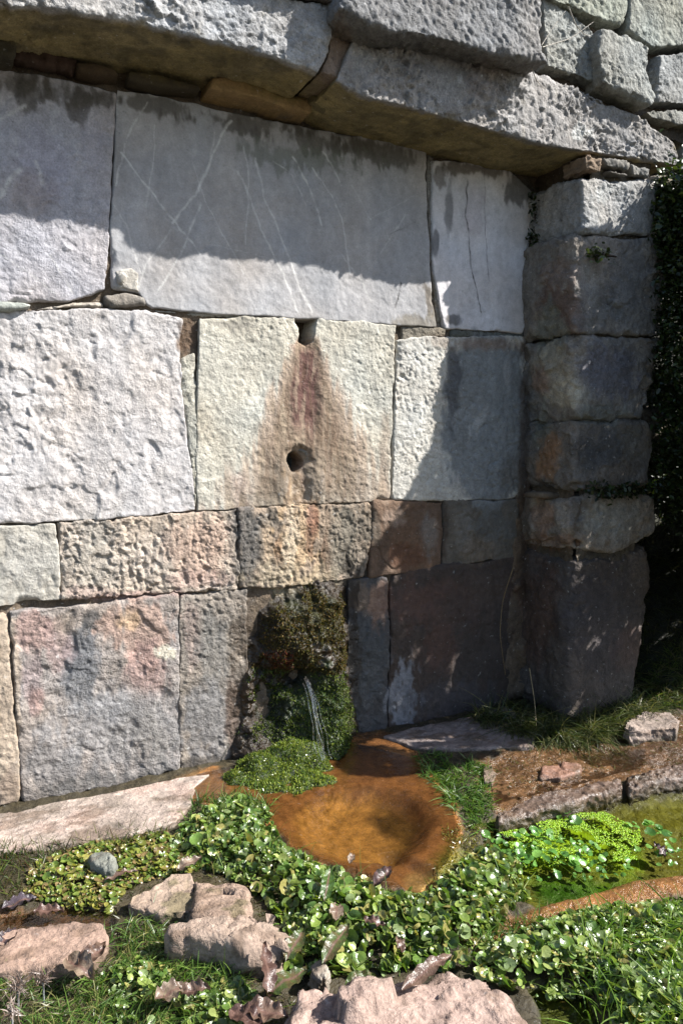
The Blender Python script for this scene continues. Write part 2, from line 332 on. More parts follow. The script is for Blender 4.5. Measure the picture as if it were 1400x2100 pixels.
blob(1195, 268, 26, 14, (236, 236, 232), .8, .5, 0, .8); blob(640, 60, 20, 12, (226, 226, 224), .6, .5, 0, .8); blob(600, 120, 60, 20, (206, 208, 208), .4, .6, 0, .8); blob(940, 160, 8, 12, (226, 228, 232), .8, .5); blob(800, 108, 8, 10, (222, 224, 228), .8, .5); blob(900, 130, 90, 30, (120, 118, 124), .5, .6, .25, .6); blob(1240, 392, 30, 20, (214, 216, 214), .6, .6, 0, .8)
VEINS = [([(472, 248), (448, 290), (425, 345), (400, 400), (355, 455)], 3.2, .55), ([(247, 312), (285, 360), (322, 405), (360, 455), (410, 520)], 2.4, .5),
 ([(440, 270), (430, 330), (420, 360)], 2.2, .4), ([(525, 322), (540, 400), (575, 480), (620, 600), (640, 640)], 2.4, .5), ([(500, 300), (509, 345), (508, 410), (500, 500)], 1.8, .35),
 ([(490, 350), (510, 400), (535, 470), (580, 560), (610, 640)], 2.4, .45), ([(600, 320), (640, 395), (660, 460)], 2.2, .45), ([(640, 345), (680, 400), (705, 460), (720, 560)], 1.9, .4),
 ([(665, 310), (700, 380)], 2, .4), ([(300, 210), (272, 255), (252, 310), (235, 380)], 2, .4), ([(318, 255), (314, 330), (300, 430)], 1.5, .35), ([(412, 420), (370, 520), (320, 600)], 2.4, .4),
 ([(350, 470), (300, 540), (285, 590)], 1.8, .35), ([(395, 330), (420, 410), (500, 560)], 1.5, .3), ([(560, 330), (600, 360), (630, 420)], 1.5, .3), ([(232, 420), (255, 460), (290, 560)], 1.8, .35),
 ([(720, 380), (760, 450), (850, 400)], 1.4, .25), ([(780, 520), (830, 440)], 1.4, .3), ([(700, 520), (745, 580), (760, 620)], 1.8, .3), ([(420, 500), (560, 530), (700, 560)], 1.2, .2),
 ([(0, 245), (50, 215)], 5, .35), ([(0, 405), (20, 370), (45, 345)], 6, .45), ([(72, 330), (90, 378)], 5, .4), ([(30, 280), (40, 320)], 2, .3), ([(0, 520), (60, 560), (110, 600)], 2, .3), ([(100, 520), (150, 600)], 2, .3),
 ([(958, 370), (956, 440), (968, 540), (985, 640)], 1.6, -.6), ([(992, 350), (996, 480), (1000, 580)], 1.2, -.35), ([(800, 480), (850, 455)], 1.4, -.4), ([(822, 580), (812, 630)], 2.2, -.7)]
def wall_paint(V, base, seed, stain=1.0, veins=False, usefan=False):
    px, py = proj(V)
    n = fbm(V, 6, 3, seed); n2 = fbm(V, 30, 3, seed + 5); st = fbm(V, 16, 3, seed + 9, aniso=(1.3, 1.3, .28))
    col = np.asarray(base)[None, :] * (1 + .13 * n + .09 * n2 + .10 * st)[:, None]
    hue = fbm(V, 5, 2, seed + 21)[:, None]
    col = col * (1 + hue * np.array([.05, 0, -.06])) * np.array([1.045, 1.0, .94])
    wx = fbm(V, 9, 3, 31) ; wy = fbm(V, 22, 3, 37, aniso=(1, 1, .5)); wz = fbm(V, 60, 3, 39, aniso=(1, 1, .45))
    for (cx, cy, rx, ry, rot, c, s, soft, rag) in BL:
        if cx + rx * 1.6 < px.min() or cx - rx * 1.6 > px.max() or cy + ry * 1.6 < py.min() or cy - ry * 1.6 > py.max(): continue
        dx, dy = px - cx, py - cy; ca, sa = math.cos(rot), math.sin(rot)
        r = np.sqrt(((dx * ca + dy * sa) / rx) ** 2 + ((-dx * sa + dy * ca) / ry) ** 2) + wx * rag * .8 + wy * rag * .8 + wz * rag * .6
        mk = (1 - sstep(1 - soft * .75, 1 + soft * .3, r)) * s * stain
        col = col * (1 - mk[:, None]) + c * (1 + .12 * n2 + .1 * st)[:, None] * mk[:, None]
    if usefan: col = fan(px, py, V, col)
    if veins:
        jx = wy * 3
        for pts, wd, s in VEINS:
            d = segdist(px + jx, py, pts)
            mk = (1 - sstep(wd * .35, wd * 1.15, d)) * min(abs(s) * 1.45, .9) * np.clip(.8 + n2 * .8, 0, 1.2)
            tgt = srgb(250, 248, 244, K) if s > 0 else srgb(80, 78, 76, K)
            col = col * (1 - mk[:, None]) + tgt * mk[:, None]
    # damp, darker and glossier close to the spring
    d1 = np.sqrt(((px - 620) / 180) ** 2 + ((py - 1430) / 230) ** 2) + wx * .3
    wet = (1 - sstep(.7, 1.15, d1)) * .6
    wet = np.maximum(wet, (1 - sstep(15, 40, np.abs(px - 612 + wx * 10))) * sstep(960, 990, py) * (1 - sstep(1040, 1100, py)) * .6)
    return col, wet

def relief(V, sp, seed):
    h = sp.get('und', .004) * fbm(V, 2.6, 2, seed)
    h = h + sp.get('mid', .0015) * fbm(V, 14, 3, seed + 1)
    h = h + sp.get('fine', .0008) * fbm(V, 60, 2, seed + 2)
    if 'terr' in sp:
        q = fbm(V, sp.get('tf', 7), 4, seed + 3, .55, sp.get('ta', (1, 1, 1.3))) * 3.2
        fl = np.floor(q); fr = q - fl
        h = h + sp['terr'] * (fl + sstep(.55, .95, fr) * .75 + fr * .25) / 3.0
    if 'ridg' in sp:
        q = 1 - np.abs(fbm(V, sp.get('rf', 16), 3, seed + 4, .55, sp.get('ra', (1, 1, 1)))) * 2
        h = h + sp['ridg'] * q
    if 'pit' in sp:
        q = fbm(V, sp.get('pf', 26), 2, seed + 6); h = h - sp['pit'] * sstep(.18, .5, q) * sstep(-.3, .4, fbm(V, 4, 2, seed + 61))
    if 'gouge' in sp:
        q = fbm(V, 6.5, 3, seed + 13, aniso=(1.2, 1, .9)); h = h - sp['gouge'] * sstep(.28, .55, q)
    if 'pick' in sp:
        ph = V[:, 0] / .026 * 2 * math.pi + fbm(V, 5, 2, seed + 7) * 3.5
        g = np.clip(np.sin(ph), 0, 1) * np.clip(.6 + fbm(V, 26, 2, seed + 8) * 1.2, 0, 1.2) * sstep(-.15, .2, fbm(V, 3.5, 2, seed + 14) + sp.get('pbias', .1))
        h = h - sp['pick'] * g
    if 'crack' in sp:
        h = h - sp['crack'] * (1 - sstep(.0, .05, np.abs(fbm(V, sp.get('cf', 7), 3, seed + 18, .55, sp.get('ca', (1, 1, 1)))))) * sstep(-.2, .1, fbm(V, 5, 2, seed + 19))
    wear = .35 + 1.0 * sstep(-.25, .35, fbm(V, 4.5, 3, seed + 60))
    if 'fac' in sp:
        h = h + wear * sp['fac'] * facet(V, sp.get('fs', .035), seed + 15, sp.get('fa', (1, 1, 1))) + wear * sp['fac'] * .45 * facet(V, sp.get('fs', .035) * .4, seed + 16, sp.get('fa', (1, 1, 1)))
    return h

FLAT = dict(und=.003, mid=.0012, fine=.0009, pit=.002, pf=16)
DRESS = dict(und=.005, mid=.0014, fine=.0016, pit=.0025, pf=40, fac=.0012, fs=.03)
COARSE = dict(und=.006, mid=.002, fine=.0022, pit=.004, pf=42, fac=.003, fs=.026)
PITCH = dict(und=.010, mid=.003, fine=.0026, fac=.0078, fs=.04, fa=(1.1, 1, 1.5), crack=.004, cf=8)
OLD = dict(und=.010, mid=.0035, fine=.0018, pit=.003, pf=20, fac=.0035, fs=.05, crack=.006, cf=4)

def resample(pts, n):
    pts = np.asarray(pts, float); d = np.r_[0, np.cumsum(np.linalg.norm(np.diff(pts, axis=0), axis=1))]
    t = np.linspace(0, d[-1], n); return np.stack([np.interp(t, d, pts[:, i]) for i in range(pts.shape[1])], 1)
def coons(T, R, B, L, u, v):
    nu, nv = len(T) - 1, len(L) - 1
    def at(A, s):
        x = s * (len(A) - 1); i = np.clip(np.floor(x).astype(int), 0, len(A) - 2); f = (x - i)[:, None]
        return A[i] * (1 - f) + A[i + 1] * f
    u_ = u[:, None]; v_ = v[:, None]
    return ((1 - v_) * at(T, u) + v_ * at(B, u) + (1 - u_) * at(L, v) + u_ * at(R, v)
            - ((1 - u_) * (1 - v_) * T[0] + u_ * (1 - v_) * T[-1] + (1 - u_) * v_ * B[0] + u_ * v_ * B[-1]))
_seed = [10]
def stone(name, top, right, bottom, left, axis, c, depth, base, spec=DRESS, r=.007, step=.0045, nw=None, mat=None, parent=None,
          tilt=None, paint=None, carve=None, veins=False, usefan=False, stain=1.0, wet=None, rag=.8, world=False, warp=.003, grow=0.0, under=False, **props):
    """one stone with a body: its outline is measured on its own plane (axis 1: a wall face at Y=c, axis 2: a top face at Z=c) and it runs `depth` back."""
    _seed[0] += 7; seed = _seed[0]
    ax2 = [0, 2] if axis == 1 else [0, 1]
    def cv(pts):
        p = np.asarray(pts, float)
        if world: return resample(p, 60)
        q = onplane(p[:, 0], p[:, 1], axis, c)[:, ax2]; return resample(q, 60)
    if grow:
        allp = np.array(list(top) + list(right) + list(bottom) + list(left), float); cc = (allp.min(0) + allp.max(0)) / 2; hs = (allp.max(0) - allp.min(0)) / 2
        def gr(pts): p = np.asarray(pts, float); return p + grow * np.clip((p - cc) / hs * 1.15, -1, 1)
        top, right, bottom, left = gr(top), gr(right), gr(bottom), gr(left)
    T, R, B, L = cv(top), cv(right), cv(bottom), cv(left)
    Wd = max(np.linalg.norm(T[0] - T[-1]), np.linalg.norm(B[0] - B[-1])); Hh = max(np.linalg.norm(L[0] - L[-1]), np.linalg.norm(R[0] - R[-1]))
    nu, nv = max(4, int(Wd / step)), max(4, int(Hh / step)); nw = nw or 4
    I, J, Kk = np.meshgrid(np.arange(nu + 1), np.arange(nv + 1), np.arange(nw + 1), indexing='ij')
    # more lattice towards the face when the sides are coarse
    surf = (I == 0) | (I == nu) | (J == 0) | (J == nv) | (Kk == 0)
    idx = -np.ones(I.shape, np.int64); idx[surf] = np.arange(surf.sum())
    i, j, k = I[surf], J[surf], Kk[surf]
    wpar = k / nw
    if nw <= 6: wpar = wpar ** 2
    p = np.stack([i / nu * Wd, j / nv * Hh, wpar * depth], 1)
    hw = np.array([Wd, Hh, depth]); cen = hw / 2
    q = p - cen
    X0 = coons(T, R, B, L, i / nu, j / nv)
    base3 = np.zeros((len(p), 3)); base3[:, ax2[0]] = X0[:, 0]; base3[:, ax2[1]] = X0[:, 1]; base3[:, axis] = c + (p[:, 2] if axis == 1 else -p[:, 2])
    rr = r * np.clip(1 + rag * fbm(base3, 9, 2, seed + 30) * 1.4, .3, 3.2)
    chip = sstep(.3, .55, fbm(base3, 7, 2, seed + 33)); rr = rr * (1 + chip * 2.6 * rag)
    rr = np.minimum(rr, .45 * min(Wd, Hh, depth * 2))
    lim = hw / 2 - rr[:, None]
    lim[:, 2] = hw[2] / 2 - rr
    inner = np.clip(q, -lim, lim); inner[:, 2] = np.where(q[:, 2] > 0, q[:, 2], inner[:, 2])
    d = q - inner; ln = np.linalg.norm(d, axis=1); ln[ln < 1e-9] = 1e-9
    nrm = d / ln[:, None]
    qq = inner + nrm * rr[:, None]
    uu = np.clip((qq[:, 0] + cen[0]) / Wd, 0, 1); vv = np.clip((qq[:, 1] + cen[1]) / Hh, 0, 1)
    XY = coons(T, R, B, L, uu, vv); wz = qq[:, 2] + cen[2]
    V = np.zeros((len(p), 3)); N = np.zeros((len(p), 3))
    V[:, ax2[0]] = XY[:, 0]; V[:, ax2[1]] = XY[:, 1]; V[:, axis] = c + (wz if axis == 1 else -wz)
    if axis == 1: N[:, 0] = nrm[:, 0]; N[:, 2] = -nrm[:, 1]; N[:, 1] = nrm[:, 2]
    else: N[:, 0] = nrm[:, 0]; N[:, 1] = -nrm[:, 1]; N[:, 2] = -nrm[:, 2]
    base3 = V.copy()
    S = relief(V, spec, seed) * np.where(nrm[:, 2] < -.6, 1.0, spec.get('side', 1.0))
    V = V + N * S[:, None]
    V[:, ax2[0]] += warp * fbm(base3, 11, 3, seed + 40); V[:, ax2[1]] += warp * fbm(base3, 11, 3, seed + 43)
    if tilt is not None: V[:, axis] += tilt(base3)
    px, py = proj(base3)
    if carve is not None: V[:, 1] += carve(px, py, base3) * (nrm[:, 2] < -.5)
    if paint is None: col, wt = wall_paint(base3, base, seed, stain, veins, usefan)
    else: col, wt = paint(base3, base, seed)
    if under:
        mu = sstep(c + .004, c + .03, base3[:, 1] + .012 * fbm(base3, 20, 2, seed + 50)) * .9; nu_ = fbm(base3, 9, 3, seed + 51, aniso=(.6, 1.2, 1))
        oc = srgb(186, 168, 118, K)[None] * (1 + .45 * nu_)[:, None] * np.array([1, 1, .95]); oc = oc * (1 - .4 * sstep(.1, .5, fbm(base3, 14, 2, seed + 52)))[:, None]
        col = col * (1 - mu[:, None]) + oc * mu[:, None]
    if wet is not None: wt = np.full(len(V), float(wet)) if np.isscalar(wet) else wet
    faces = []
    def quads(a, b, c_, d_): faces.append(np.stack([a.ravel(), b.ravel(), c_.ravel(), d_.ravel()], 1))
    f = idx[:, :, 0]; quads(f[:-1, :-1], f[:-1, 1:], f[1:, 1:], f[1:, :-1])
    f = idx[0, :, :]; quads(f[:-1, :-1], f[:-1, 1:], f[1:, 1:], f[1:, :-1])
    f = idx[-1, :, :]; quads(f[:-1, :-1], f[1:, :-1], f[1:, 1:], f[:-1, 1:])
    f = idx[:, 0, :]; quads(f[:-1, :-1], f[1:, :-1], f[1:, 1:], f[:-1, 1:])
    f = idx[:, -1, :]; quads(f[:-1, :-1], f[:-1, 1:], f[1:, 1:], f[1:, :-1])
    F = np.concatenate(faces)
    if axis == 1: pass
    me = fastmesh(name, V, F, col, wt)
    return link(name, me, mat or M_stone, parent, **props)

# ================================================================== THE WALL
wall = thing('fountain_wall', 'old limestone masonry wall with a recessed spring niche under a heavy lintel', 'wall')
DEP = -0.28
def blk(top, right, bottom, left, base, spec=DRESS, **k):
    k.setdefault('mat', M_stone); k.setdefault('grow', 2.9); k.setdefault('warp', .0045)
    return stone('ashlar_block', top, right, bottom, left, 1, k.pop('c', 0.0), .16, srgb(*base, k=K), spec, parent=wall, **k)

# --- row A
blk([(-90, 110), (0, 142), (120, 160), (235, 192)], [(235, 192), (228, 330), (222, 470), (216, 592)], [(-90, 620), (50, 617), (140, 614), (216, 592)], [(-90, 110), (-90, 620)],
    (200, 200, 210), dict(und=.004, mid=.002, fine=.0012, fac=.0026, fs=.06), r=.006, veins=True, label='bluish grey block with a rough spalled lower half')
blk([(243, 184), (400, 212), (500, 238), (700, 272), (872, 302)], [(872, 302), (872, 420), (880, 560), (892, 668)], [(232, 590), (290, 600), (310, 628), (450, 640), (600, 648), (760, 660), (892, 668)], [(243, 184), (236, 330), (228, 460), (232, 590)],
    (192, 193, 198), dict(und=.003, mid=.0011, fine=.0009, pit=.0016, pf=12), r=.005, step=.0034, mat=M_smooth, veins=True, label='large smooth grey slab crossed by white calcite veins')
blk([(889, 330), (960, 335), (1040, 348), (1090, 398)], [(1090, 398), (1088, 520), (1084, 640), (1068, 680)], [(914, 672), (1000, 675), (1068, 680)], [(889, 330), (889, 450), (892, 560), (914, 672)],
    (240, 240, 248), dict(und=.004, mid=.0016, fine=.0007, pit=.0015), r=.006, step=.004, mat=M_smooth, veins=True, label='smooth whitish slab at the right end of the niche')
# --- row B
blk([(-90, 645), (0, 642), (150, 634), (300, 640), (372, 652)], [(372, 652), (370, 740), (376, 840), (392, 960), (398, 1046)], [(-90, 1080), (0, 1074), (200, 1064), (398, 1046)], [(-90, 645), (-90, 1080)],
    (220, 218, 221), dict(und=.006, mid=.003, fine=.0014, fac=.0048, fs=.05, pit=.003, pf=12, gouge=.006, crack=.003, cf=5, ca=(1, 1, 1.2)), r=.006, step=.004, label='pale lilac grey block with deep chipped gouges')
NOTCH = [(598, 640), (655, 640), (648, 668), (640, 700), (630, 708), (618, 700), (613, 672)]
def carve_b(px, py, P):
    jx = px + fbm(P, 40, 2, 5) * 3
    h = .14 * sstep(-1.5, 3, sdist(jx, py, NOTCH))
    d = np.hypot((px - 606) / 1.0, (py - 948) / 1.15)
    h += .13 * (1 - sstep(15, 19, d + fbm(P, 40, 2, 8) * 2))
    cr = np.hypot((px - 615) / 36.0, (py - 945) / 34.0)
    h += .022 * (1 - sstep(.3, 1.05, cr + fbm(P, 22, 2, 9) * .25))
    h += .014 * (1 - sstep(10, 26, np.abs(px - 614 + fbm(P, 20, 2, 3) * 6))) * sstep(950, 970, py)
    h += .008 * (1 - sstep(8, 30, np.abs(px - 634))) * sstep(690, 710, py) * (1 - sstep(850, 920, py))
    h -= .010 * (np.exp(-((px - 578) / 16.) ** 2 - ((py - 990) / 40.) ** 2) + np.exp(-((px - 655) / 16.) ** 2 - ((py - 990) / 40.) ** 2))
    return h
blk([(414, 656), (500, 652), (600, 652), (720, 662), (808, 670)], [(808, 670), (806, 780), (800, 900), (797, 1024)], [(406, 1047), (560, 1034), (700, 1030), (797, 1024)], [(414, 656), (408, 780), (404, 900), (406, 1047)],
    (216, 215, 206), dict(und=.005, mid=.0014, fine=.0018, pit=.0022, pf=60, fac=.0008, fs=.02), r=.006, step=.0034, carve=carve_b, usefan=True, label='block pierced by the spring hole, with a rust brown fan stain below its top notch')
blk([(816, 700), (850, 694), (912, 690), (1000, 690), (1078, 692)], [(1078, 692), (1072, 850), (1062, 1020)], [(806, 1024), (900, 1024), (1062, 1020)], [(816, 700), (812, 850), (806, 1024)],
    (222, 222, 218), COARSE, r=.006, step=.004, label='rough block right of the spring hole, dark blue grey on its right side')
# --- row C
blk([(-90, 1090), (0, 1084), (112, 1076)], [(112, 1076), (120, 1150), (124, 1228)], [(-90, 1258), (40, 1240), (124, 1228)], [(-90, 1090), (-90, 1258)], (205, 203, 196), dict(und=.005, mid=.003, fine=.0014, pit=.003), label='grey cream block at the left end of the low course')
blk([(122, 1074), (250, 1065), (400, 1054), (484, 1046)], [(484, 1046), (490, 1130), (486, 1206)], [(130, 1228), (300, 1218), (486, 1206)], [(122, 1074), (126, 1150), (130, 1228)], (206, 194, 182),
    dict(und=.006, mid=.004, fine=.0022, pit=.006, pf=30, pick=.005, pbias=-.25, fac=.0045, fs=.026), step=.0036, mat=M_rough, label='cream and orange block covered with deep chisel pits')
blk([(492, 1044), (600, 1036), (700, 1036), (762, 1034)], [(762, 1034), (758, 1110), (745, 1184)], [(492, 1206), (600, 1200), (745, 1184)], [(492, 1044), (492, 1206)], (176, 160, 144),
    dict(und=.010, mid=.004, fine=.0035, pit=.003, pf=50, fac=.0035, fs=.018, crack=.004, cf=6, ca=(2, 1, .6)), step=.0036, mat=M_rough, label='crusted tan block directly below the spring hole')
blk([(768, 1032), (906, 1031)], [(906, 1031), (904, 1100), (900, 1162)], [(762, 1182), (900, 1162)], [(768, 1032), (764, 1110), (762, 1182)], (124, 102, 86), OLD, r=.006, grow=3.4)  # this and the next block: base colour darkened to deepen the niche shade
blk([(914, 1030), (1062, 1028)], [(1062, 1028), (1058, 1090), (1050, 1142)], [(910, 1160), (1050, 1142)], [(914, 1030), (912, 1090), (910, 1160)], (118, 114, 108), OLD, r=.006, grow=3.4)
# --- row D
blk([(-90, 1272), (14, 1258)], [(14, 1258), (24, 1400), (36, 1560), (40, 1650)], [(-90, 1690), (40, 1650)], [(-90, 1272), (-90, 1690)], (200, 184, 166), COARSE, r=.006)
blk([(22, 1256), (200, 1240), (364, 1222)], [(364, 1222), (366, 1400), (368, 1584)], [(48, 1644), (150, 1630), (368, 1584)], [(22, 1256), (32, 1400), (48, 1644)], (178, 172, 170),
    dict(und=.007, mid=.003, fine=.0018, pit=.003, pf=30, gouge=.006, fac=.003, fs=.05), step=.004, mat=M_rough, label='tall blue grey and pink block above the pink slab')
blk([(371, 1222), (440, 1216), (505, 1210)], [(505, 1210), (508, 1400), (506, 1570)], [(372, 1588), (430, 1580), (506, 1570)], [(371, 1222), (370, 1400), (372, 1588)], (166, 158, 150), COARSE, step=.004, mat=M_rough)
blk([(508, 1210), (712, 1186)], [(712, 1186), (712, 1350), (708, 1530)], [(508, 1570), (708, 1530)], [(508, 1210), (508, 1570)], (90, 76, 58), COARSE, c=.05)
blk([(716, 1192), (794, 1182)], [(794, 1182), (796, 1350), (790, 1510)], [(712, 1530), (790, 1510)], [(716, 1192), (716, 1350), (712, 1530)], (92, 92, 96), OLD, grow=3.4)  # this and the next block: extra shade put into the base colour
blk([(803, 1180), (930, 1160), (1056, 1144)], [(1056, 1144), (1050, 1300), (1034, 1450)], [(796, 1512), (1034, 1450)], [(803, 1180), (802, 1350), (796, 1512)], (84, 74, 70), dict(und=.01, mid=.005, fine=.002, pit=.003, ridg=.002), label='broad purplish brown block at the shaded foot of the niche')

# --- mortar patches lying almost flush
def patch(top, right, bottom, left, base, spec=COARSE, c=.006, **k):
    return stone('mortar_patch', top, right, bottom, left, 1, c, .1, srgb(*base, k=K), spec, parent=wall, mat=M_mortar, r=.008, **k)
patch([(376, 726), (402, 722)], [(402, 722), (404, 860), (400, 1040)], [(398, 1042), (401, 1041)], [(370, 730), (366, 770), (380, 850), (394, 960), (399, 1042)], (205, 205, 196), label='pale green mortar strip in the vertical joint')
patch([(822, 668), (912, 674)], [(912, 674), (912, 690)], [(824, 700), (912, 690)], [(822, 668), (824, 700)], (150, 142, 128))
patch([(300, 632), (420, 640), (600, 655)], [(600, 655), (596, 658)], [(300, 636), (420, 650), (596, 658)], [(300, 632), (300, 636)], (180, 178, 172), c=.01)
patch([(874, 305), (888, 322)], [(888, 322), (887, 450), (890, 560), (910, 660)], [(896, 664), (910, 660)], [(874, 305), (876, 420), (884, 560), (896, 664)], (160, 156, 150), c=.012)
patch([(925, 678), (1080, 684)], [(1080, 684), (1080, 690)], [(925, 690), (1080, 690)], [(925, 678), (925, 690)], (120, 126, 122), c=.010)
# small chips wedged into the joints
def wedge(name, top, right, bottom, left, c, depth, base, spec=OLD, **k):
    return stone(name, top, right, bottom, left, 1, c, depth, srgb(*base, k=K), spec, parent=wall, r=k.pop('r', .010), **k)
wedge('wedge_stone', [(215, 606), (260, 602), (295, 608)], [(295, 608), (298, 622)], [(222, 628), (298, 626)], [(215, 606), (222, 628)], -.006, .06, (150, 148, 146))
wedge('wedge_stone', [(-60, 618), (0, 618), (66, 622)], [(66, 622), (60, 628)], [(-60, 640), (20, 636), (60, 628)], [(-60, 618), (-60, 640)], -.014, .05, (196, 204, 200))
wedge('wedge_stone', [(66, 634), (150, 618), (210, 616)], [(210, 616), (212, 630)], [(120, 634), (212, 632)], [(66, 634), (120, 634)], .0, .06, (206, 200, 192))
wedge('wedge_stone', [(231, 548), (270, 545), (286, 560)], [(286, 560), (288, 600)], [(238, 594), (288, 602)], [(231, 548), (238, 594)], -.010, .05, (212, 210, 206), DRESS)
wedge('wedge_stone', [(436, 155), (470, 152), (560, 182), (640, 196)], [(640, 196), (643, 232)], [(430, 178), (540, 205), (600, 226), (643, 234)], [(436, 155), (430, 178)], -.09, .12, (184, 156, 112), FLAT, label='long ochre stone packed under the lintel')
wedge('wedge_stone', [(270, 150), (330, 154), (410, 172)], [(410, 172), (412, 182)], [(266, 162), (330, 178), (412, 184)], [(264, 144), (262, 162)], -.05, .08, (84, 76, 60), FLAT)
wedge('wedge_stone', [(162, 132), (200, 130), (240, 140)], [(240, 140), (246, 154)], [(162, 142), (200, 154), (246, 158)], [(158, 124), (158, 142)], -.05, .08, (94, 80, 62), FLAT)
wedge('wedge_stone', [(642, 188), (690, 160), (740, 190)], [(740, 190), (742, 240)], [(640, 206), (680, 226), (742, 248)], [(642, 188), (640, 206)], -.12, .13, (140, 130, 98), OLD, label='olive stone bridging the two lintels')
wedge('brick', [(32, 96), (90, 104), (158, 122)], [(158, 122), (158, 146)], [(30, 116), (90, 132), (158, 148)], [(32, 96), (30, 116)], -.03, .08, (84, 66, 58), PITCH, label='broken red brick under the lintel')
wedge('wedge_stone', [(-80, 60), (0, 74), (30, 80)], [(30, 80), (30, 114)], [(-80, 105), (0, 112), (30, 116)], [(-80, 60), (-80, 105)], -.10, .12, (84, 78, 62), OLD)

# --- the two lintels and the stone between them
stone('lintel_stone', [(-150, -190), (200, -130), (480, -30), (690, 18)], [(690, 18), (680, 60), (676, 100), (652, 148)], [(-150, 2), (0, 8), (110, 16), (200, 30), (290, 46), (420, 78), (560, 112), (652, 146)], [(-150, -190), (-150, 2)],
      1, -.285, .34, srgb(192, 194, 198, K), dict(PITCH, fac=.0135, fs=.046, und=.012, side=.45), r=.006, under=True, step=.0048, nw=56, parent=wall, mat=M_rough, stain=1, label='left lintel stone with a scaly chipped face and olive underside')
stone('lintel_stone', [(735, 55), (860, 80), (1000, 124), (1110, 152), (1200, 188), (1300, 232), (1384, 290)], [(1384, 290), (1392, 315), (1388, 338)], [(690, 165), (745, 196), (860, 224), (1000, 262), (1100, 292), (1180, 306), (1300, 322), (1388, 338)],
      [(735, 55), (715, 100), (690, 165)], 1, -.28, .33, srgb(178, 178, 180, K), dict(PITCH, fac=.011, fs=.036, und=.012, side=.3), r=.006, under=True, step=.0046, nw=56, parent=wall, mat=M_rough, label='right lintel stone, ridged and resting on the pillar')
stone('mortar_patch', [(676, 30), (700, 36), (735, 60)], [(735, 60), (726, 110), (738, 165)], [(655, 148), (690, 160), (738, 168)], [(676, 30), (676, 100), (655, 148)], 1, -.262, .26, srgb(158, 142, 130, K), COARSE, r=.01, nw=20, parent=wall, mat=M_mortar, label='brown mortar between the two lintels')
# --- upper courses
def up(name_label, top, right, bottom, left, c, base, spec=PITCH, **k):
    if name_label: k['label'] = name_label
    return stone('upper_stone', top, right, bottom, left, 1, c, .32, srgb(*base, k=K), spec, r=k.pop('r', .008), step=.005, nw=36, parent=wall, mat=M_rough, **k)
up('dark granular block jutting over the right lintel', [(700, -150), (900, -110), (1106, -20)], [(1106, -20), (1112, 60), (1124, 128)], [(700, 14), (740, 40), (800, 62), (900, 78), (1000, 106), (1124, 132)], [(700, -150), (700, 14)], -.385, (150, 152, 156), dict(und=.014, mid=.004, fine=.0055, pit=.006, pf=60, fac=.003, fs=.02))
up(None, [(1112, -10), (1170, 22), (1222, 62)], [(1222, 62), (1222, 110), (1234, 172)], [(1122, 134), (1180, 152), (1234, 172)], [(1112, -10), (1122, 134)], -.285, (176, 180, 178))
up(None, [(1232, 50), (1290, 66), (1334, 92)], [(1334, 92), (1330, 150), (1344, 200)], [(1238, 170), (1290, 194), (1336, 216), (1344, 200)], [(1232, 50), (1226, 100), (1238, 170)], -.325, (178, 182, 180), PITCH, r=.014)
up(None, [(1118, -80), (1200, -40), (1290, -20)], [(1290, -20), (1288, 20), (1276, 50)], [(1122, -8), (1180, 20), (1276, 52)], [(1118, -80), (1122, -8)], -.30, (176, 182, 170))
up(None, [(1296, -60), (1440, -10)], [(1440, -10), (1440, 90)], [(1290, 60), (1340, 96), (1440, 92)], [(1296, -60), (1290, 60)], -.31, (172, 178, 172))
up(None, [(1352, 112), (1450, 100)], [(1450, 100), (1450, 215)], [(1346, 208), (1450, 218)], [(1352, 112), (1346, 208)], -.30, (170, 174, 176))
up(None, [(1325, 228), (1390, 222), (1450, 228)], [(1450, 228), (1450, 258)], [(1340, 240), (1390, 256), (1450, 262)], [(1325, 228), (1340, 240)], -.29, (160, 162, 158), OLD)
up(None, [(1396, 280), (1450, 270)], [(1450, 270), (1450, 340)], [(1396, 335), (1450, 345)], [(1396, 280), (1396, 335)], -.22, (150, 152, 150), OLD)
up(None, [(470, -160), (690, -120)], [(690, -120), (694, 4)], [(500, -50), (600, -18), (694, 8)], [(470, -160), (500, -50)], -.318, (140, 140, 142), OLD)
up(None, [(-150, -420), (460, -300)], [(460, -300), (462, -60)], [(-150, -200), (200, -145), (462, -60)], [(-150, -420), (-150, -200)], -.30, (180, 182, 184))
up(None, [(700, -330), (1106, -240)], [(1106, -240), (1110, -40)], [(700, -168), (900, -126), (1110, -40)], [(700, -330), (700, -168)], -.31, (170, 172, 176))
up(None, [(1116, -230), (1450, -190)], [(1450, -190), (1450, -70)], [(1118, -100), (1290, -40), (1450, -66)], [(1116, -230), (1118, -100)], -.30, (170, 172, 170))

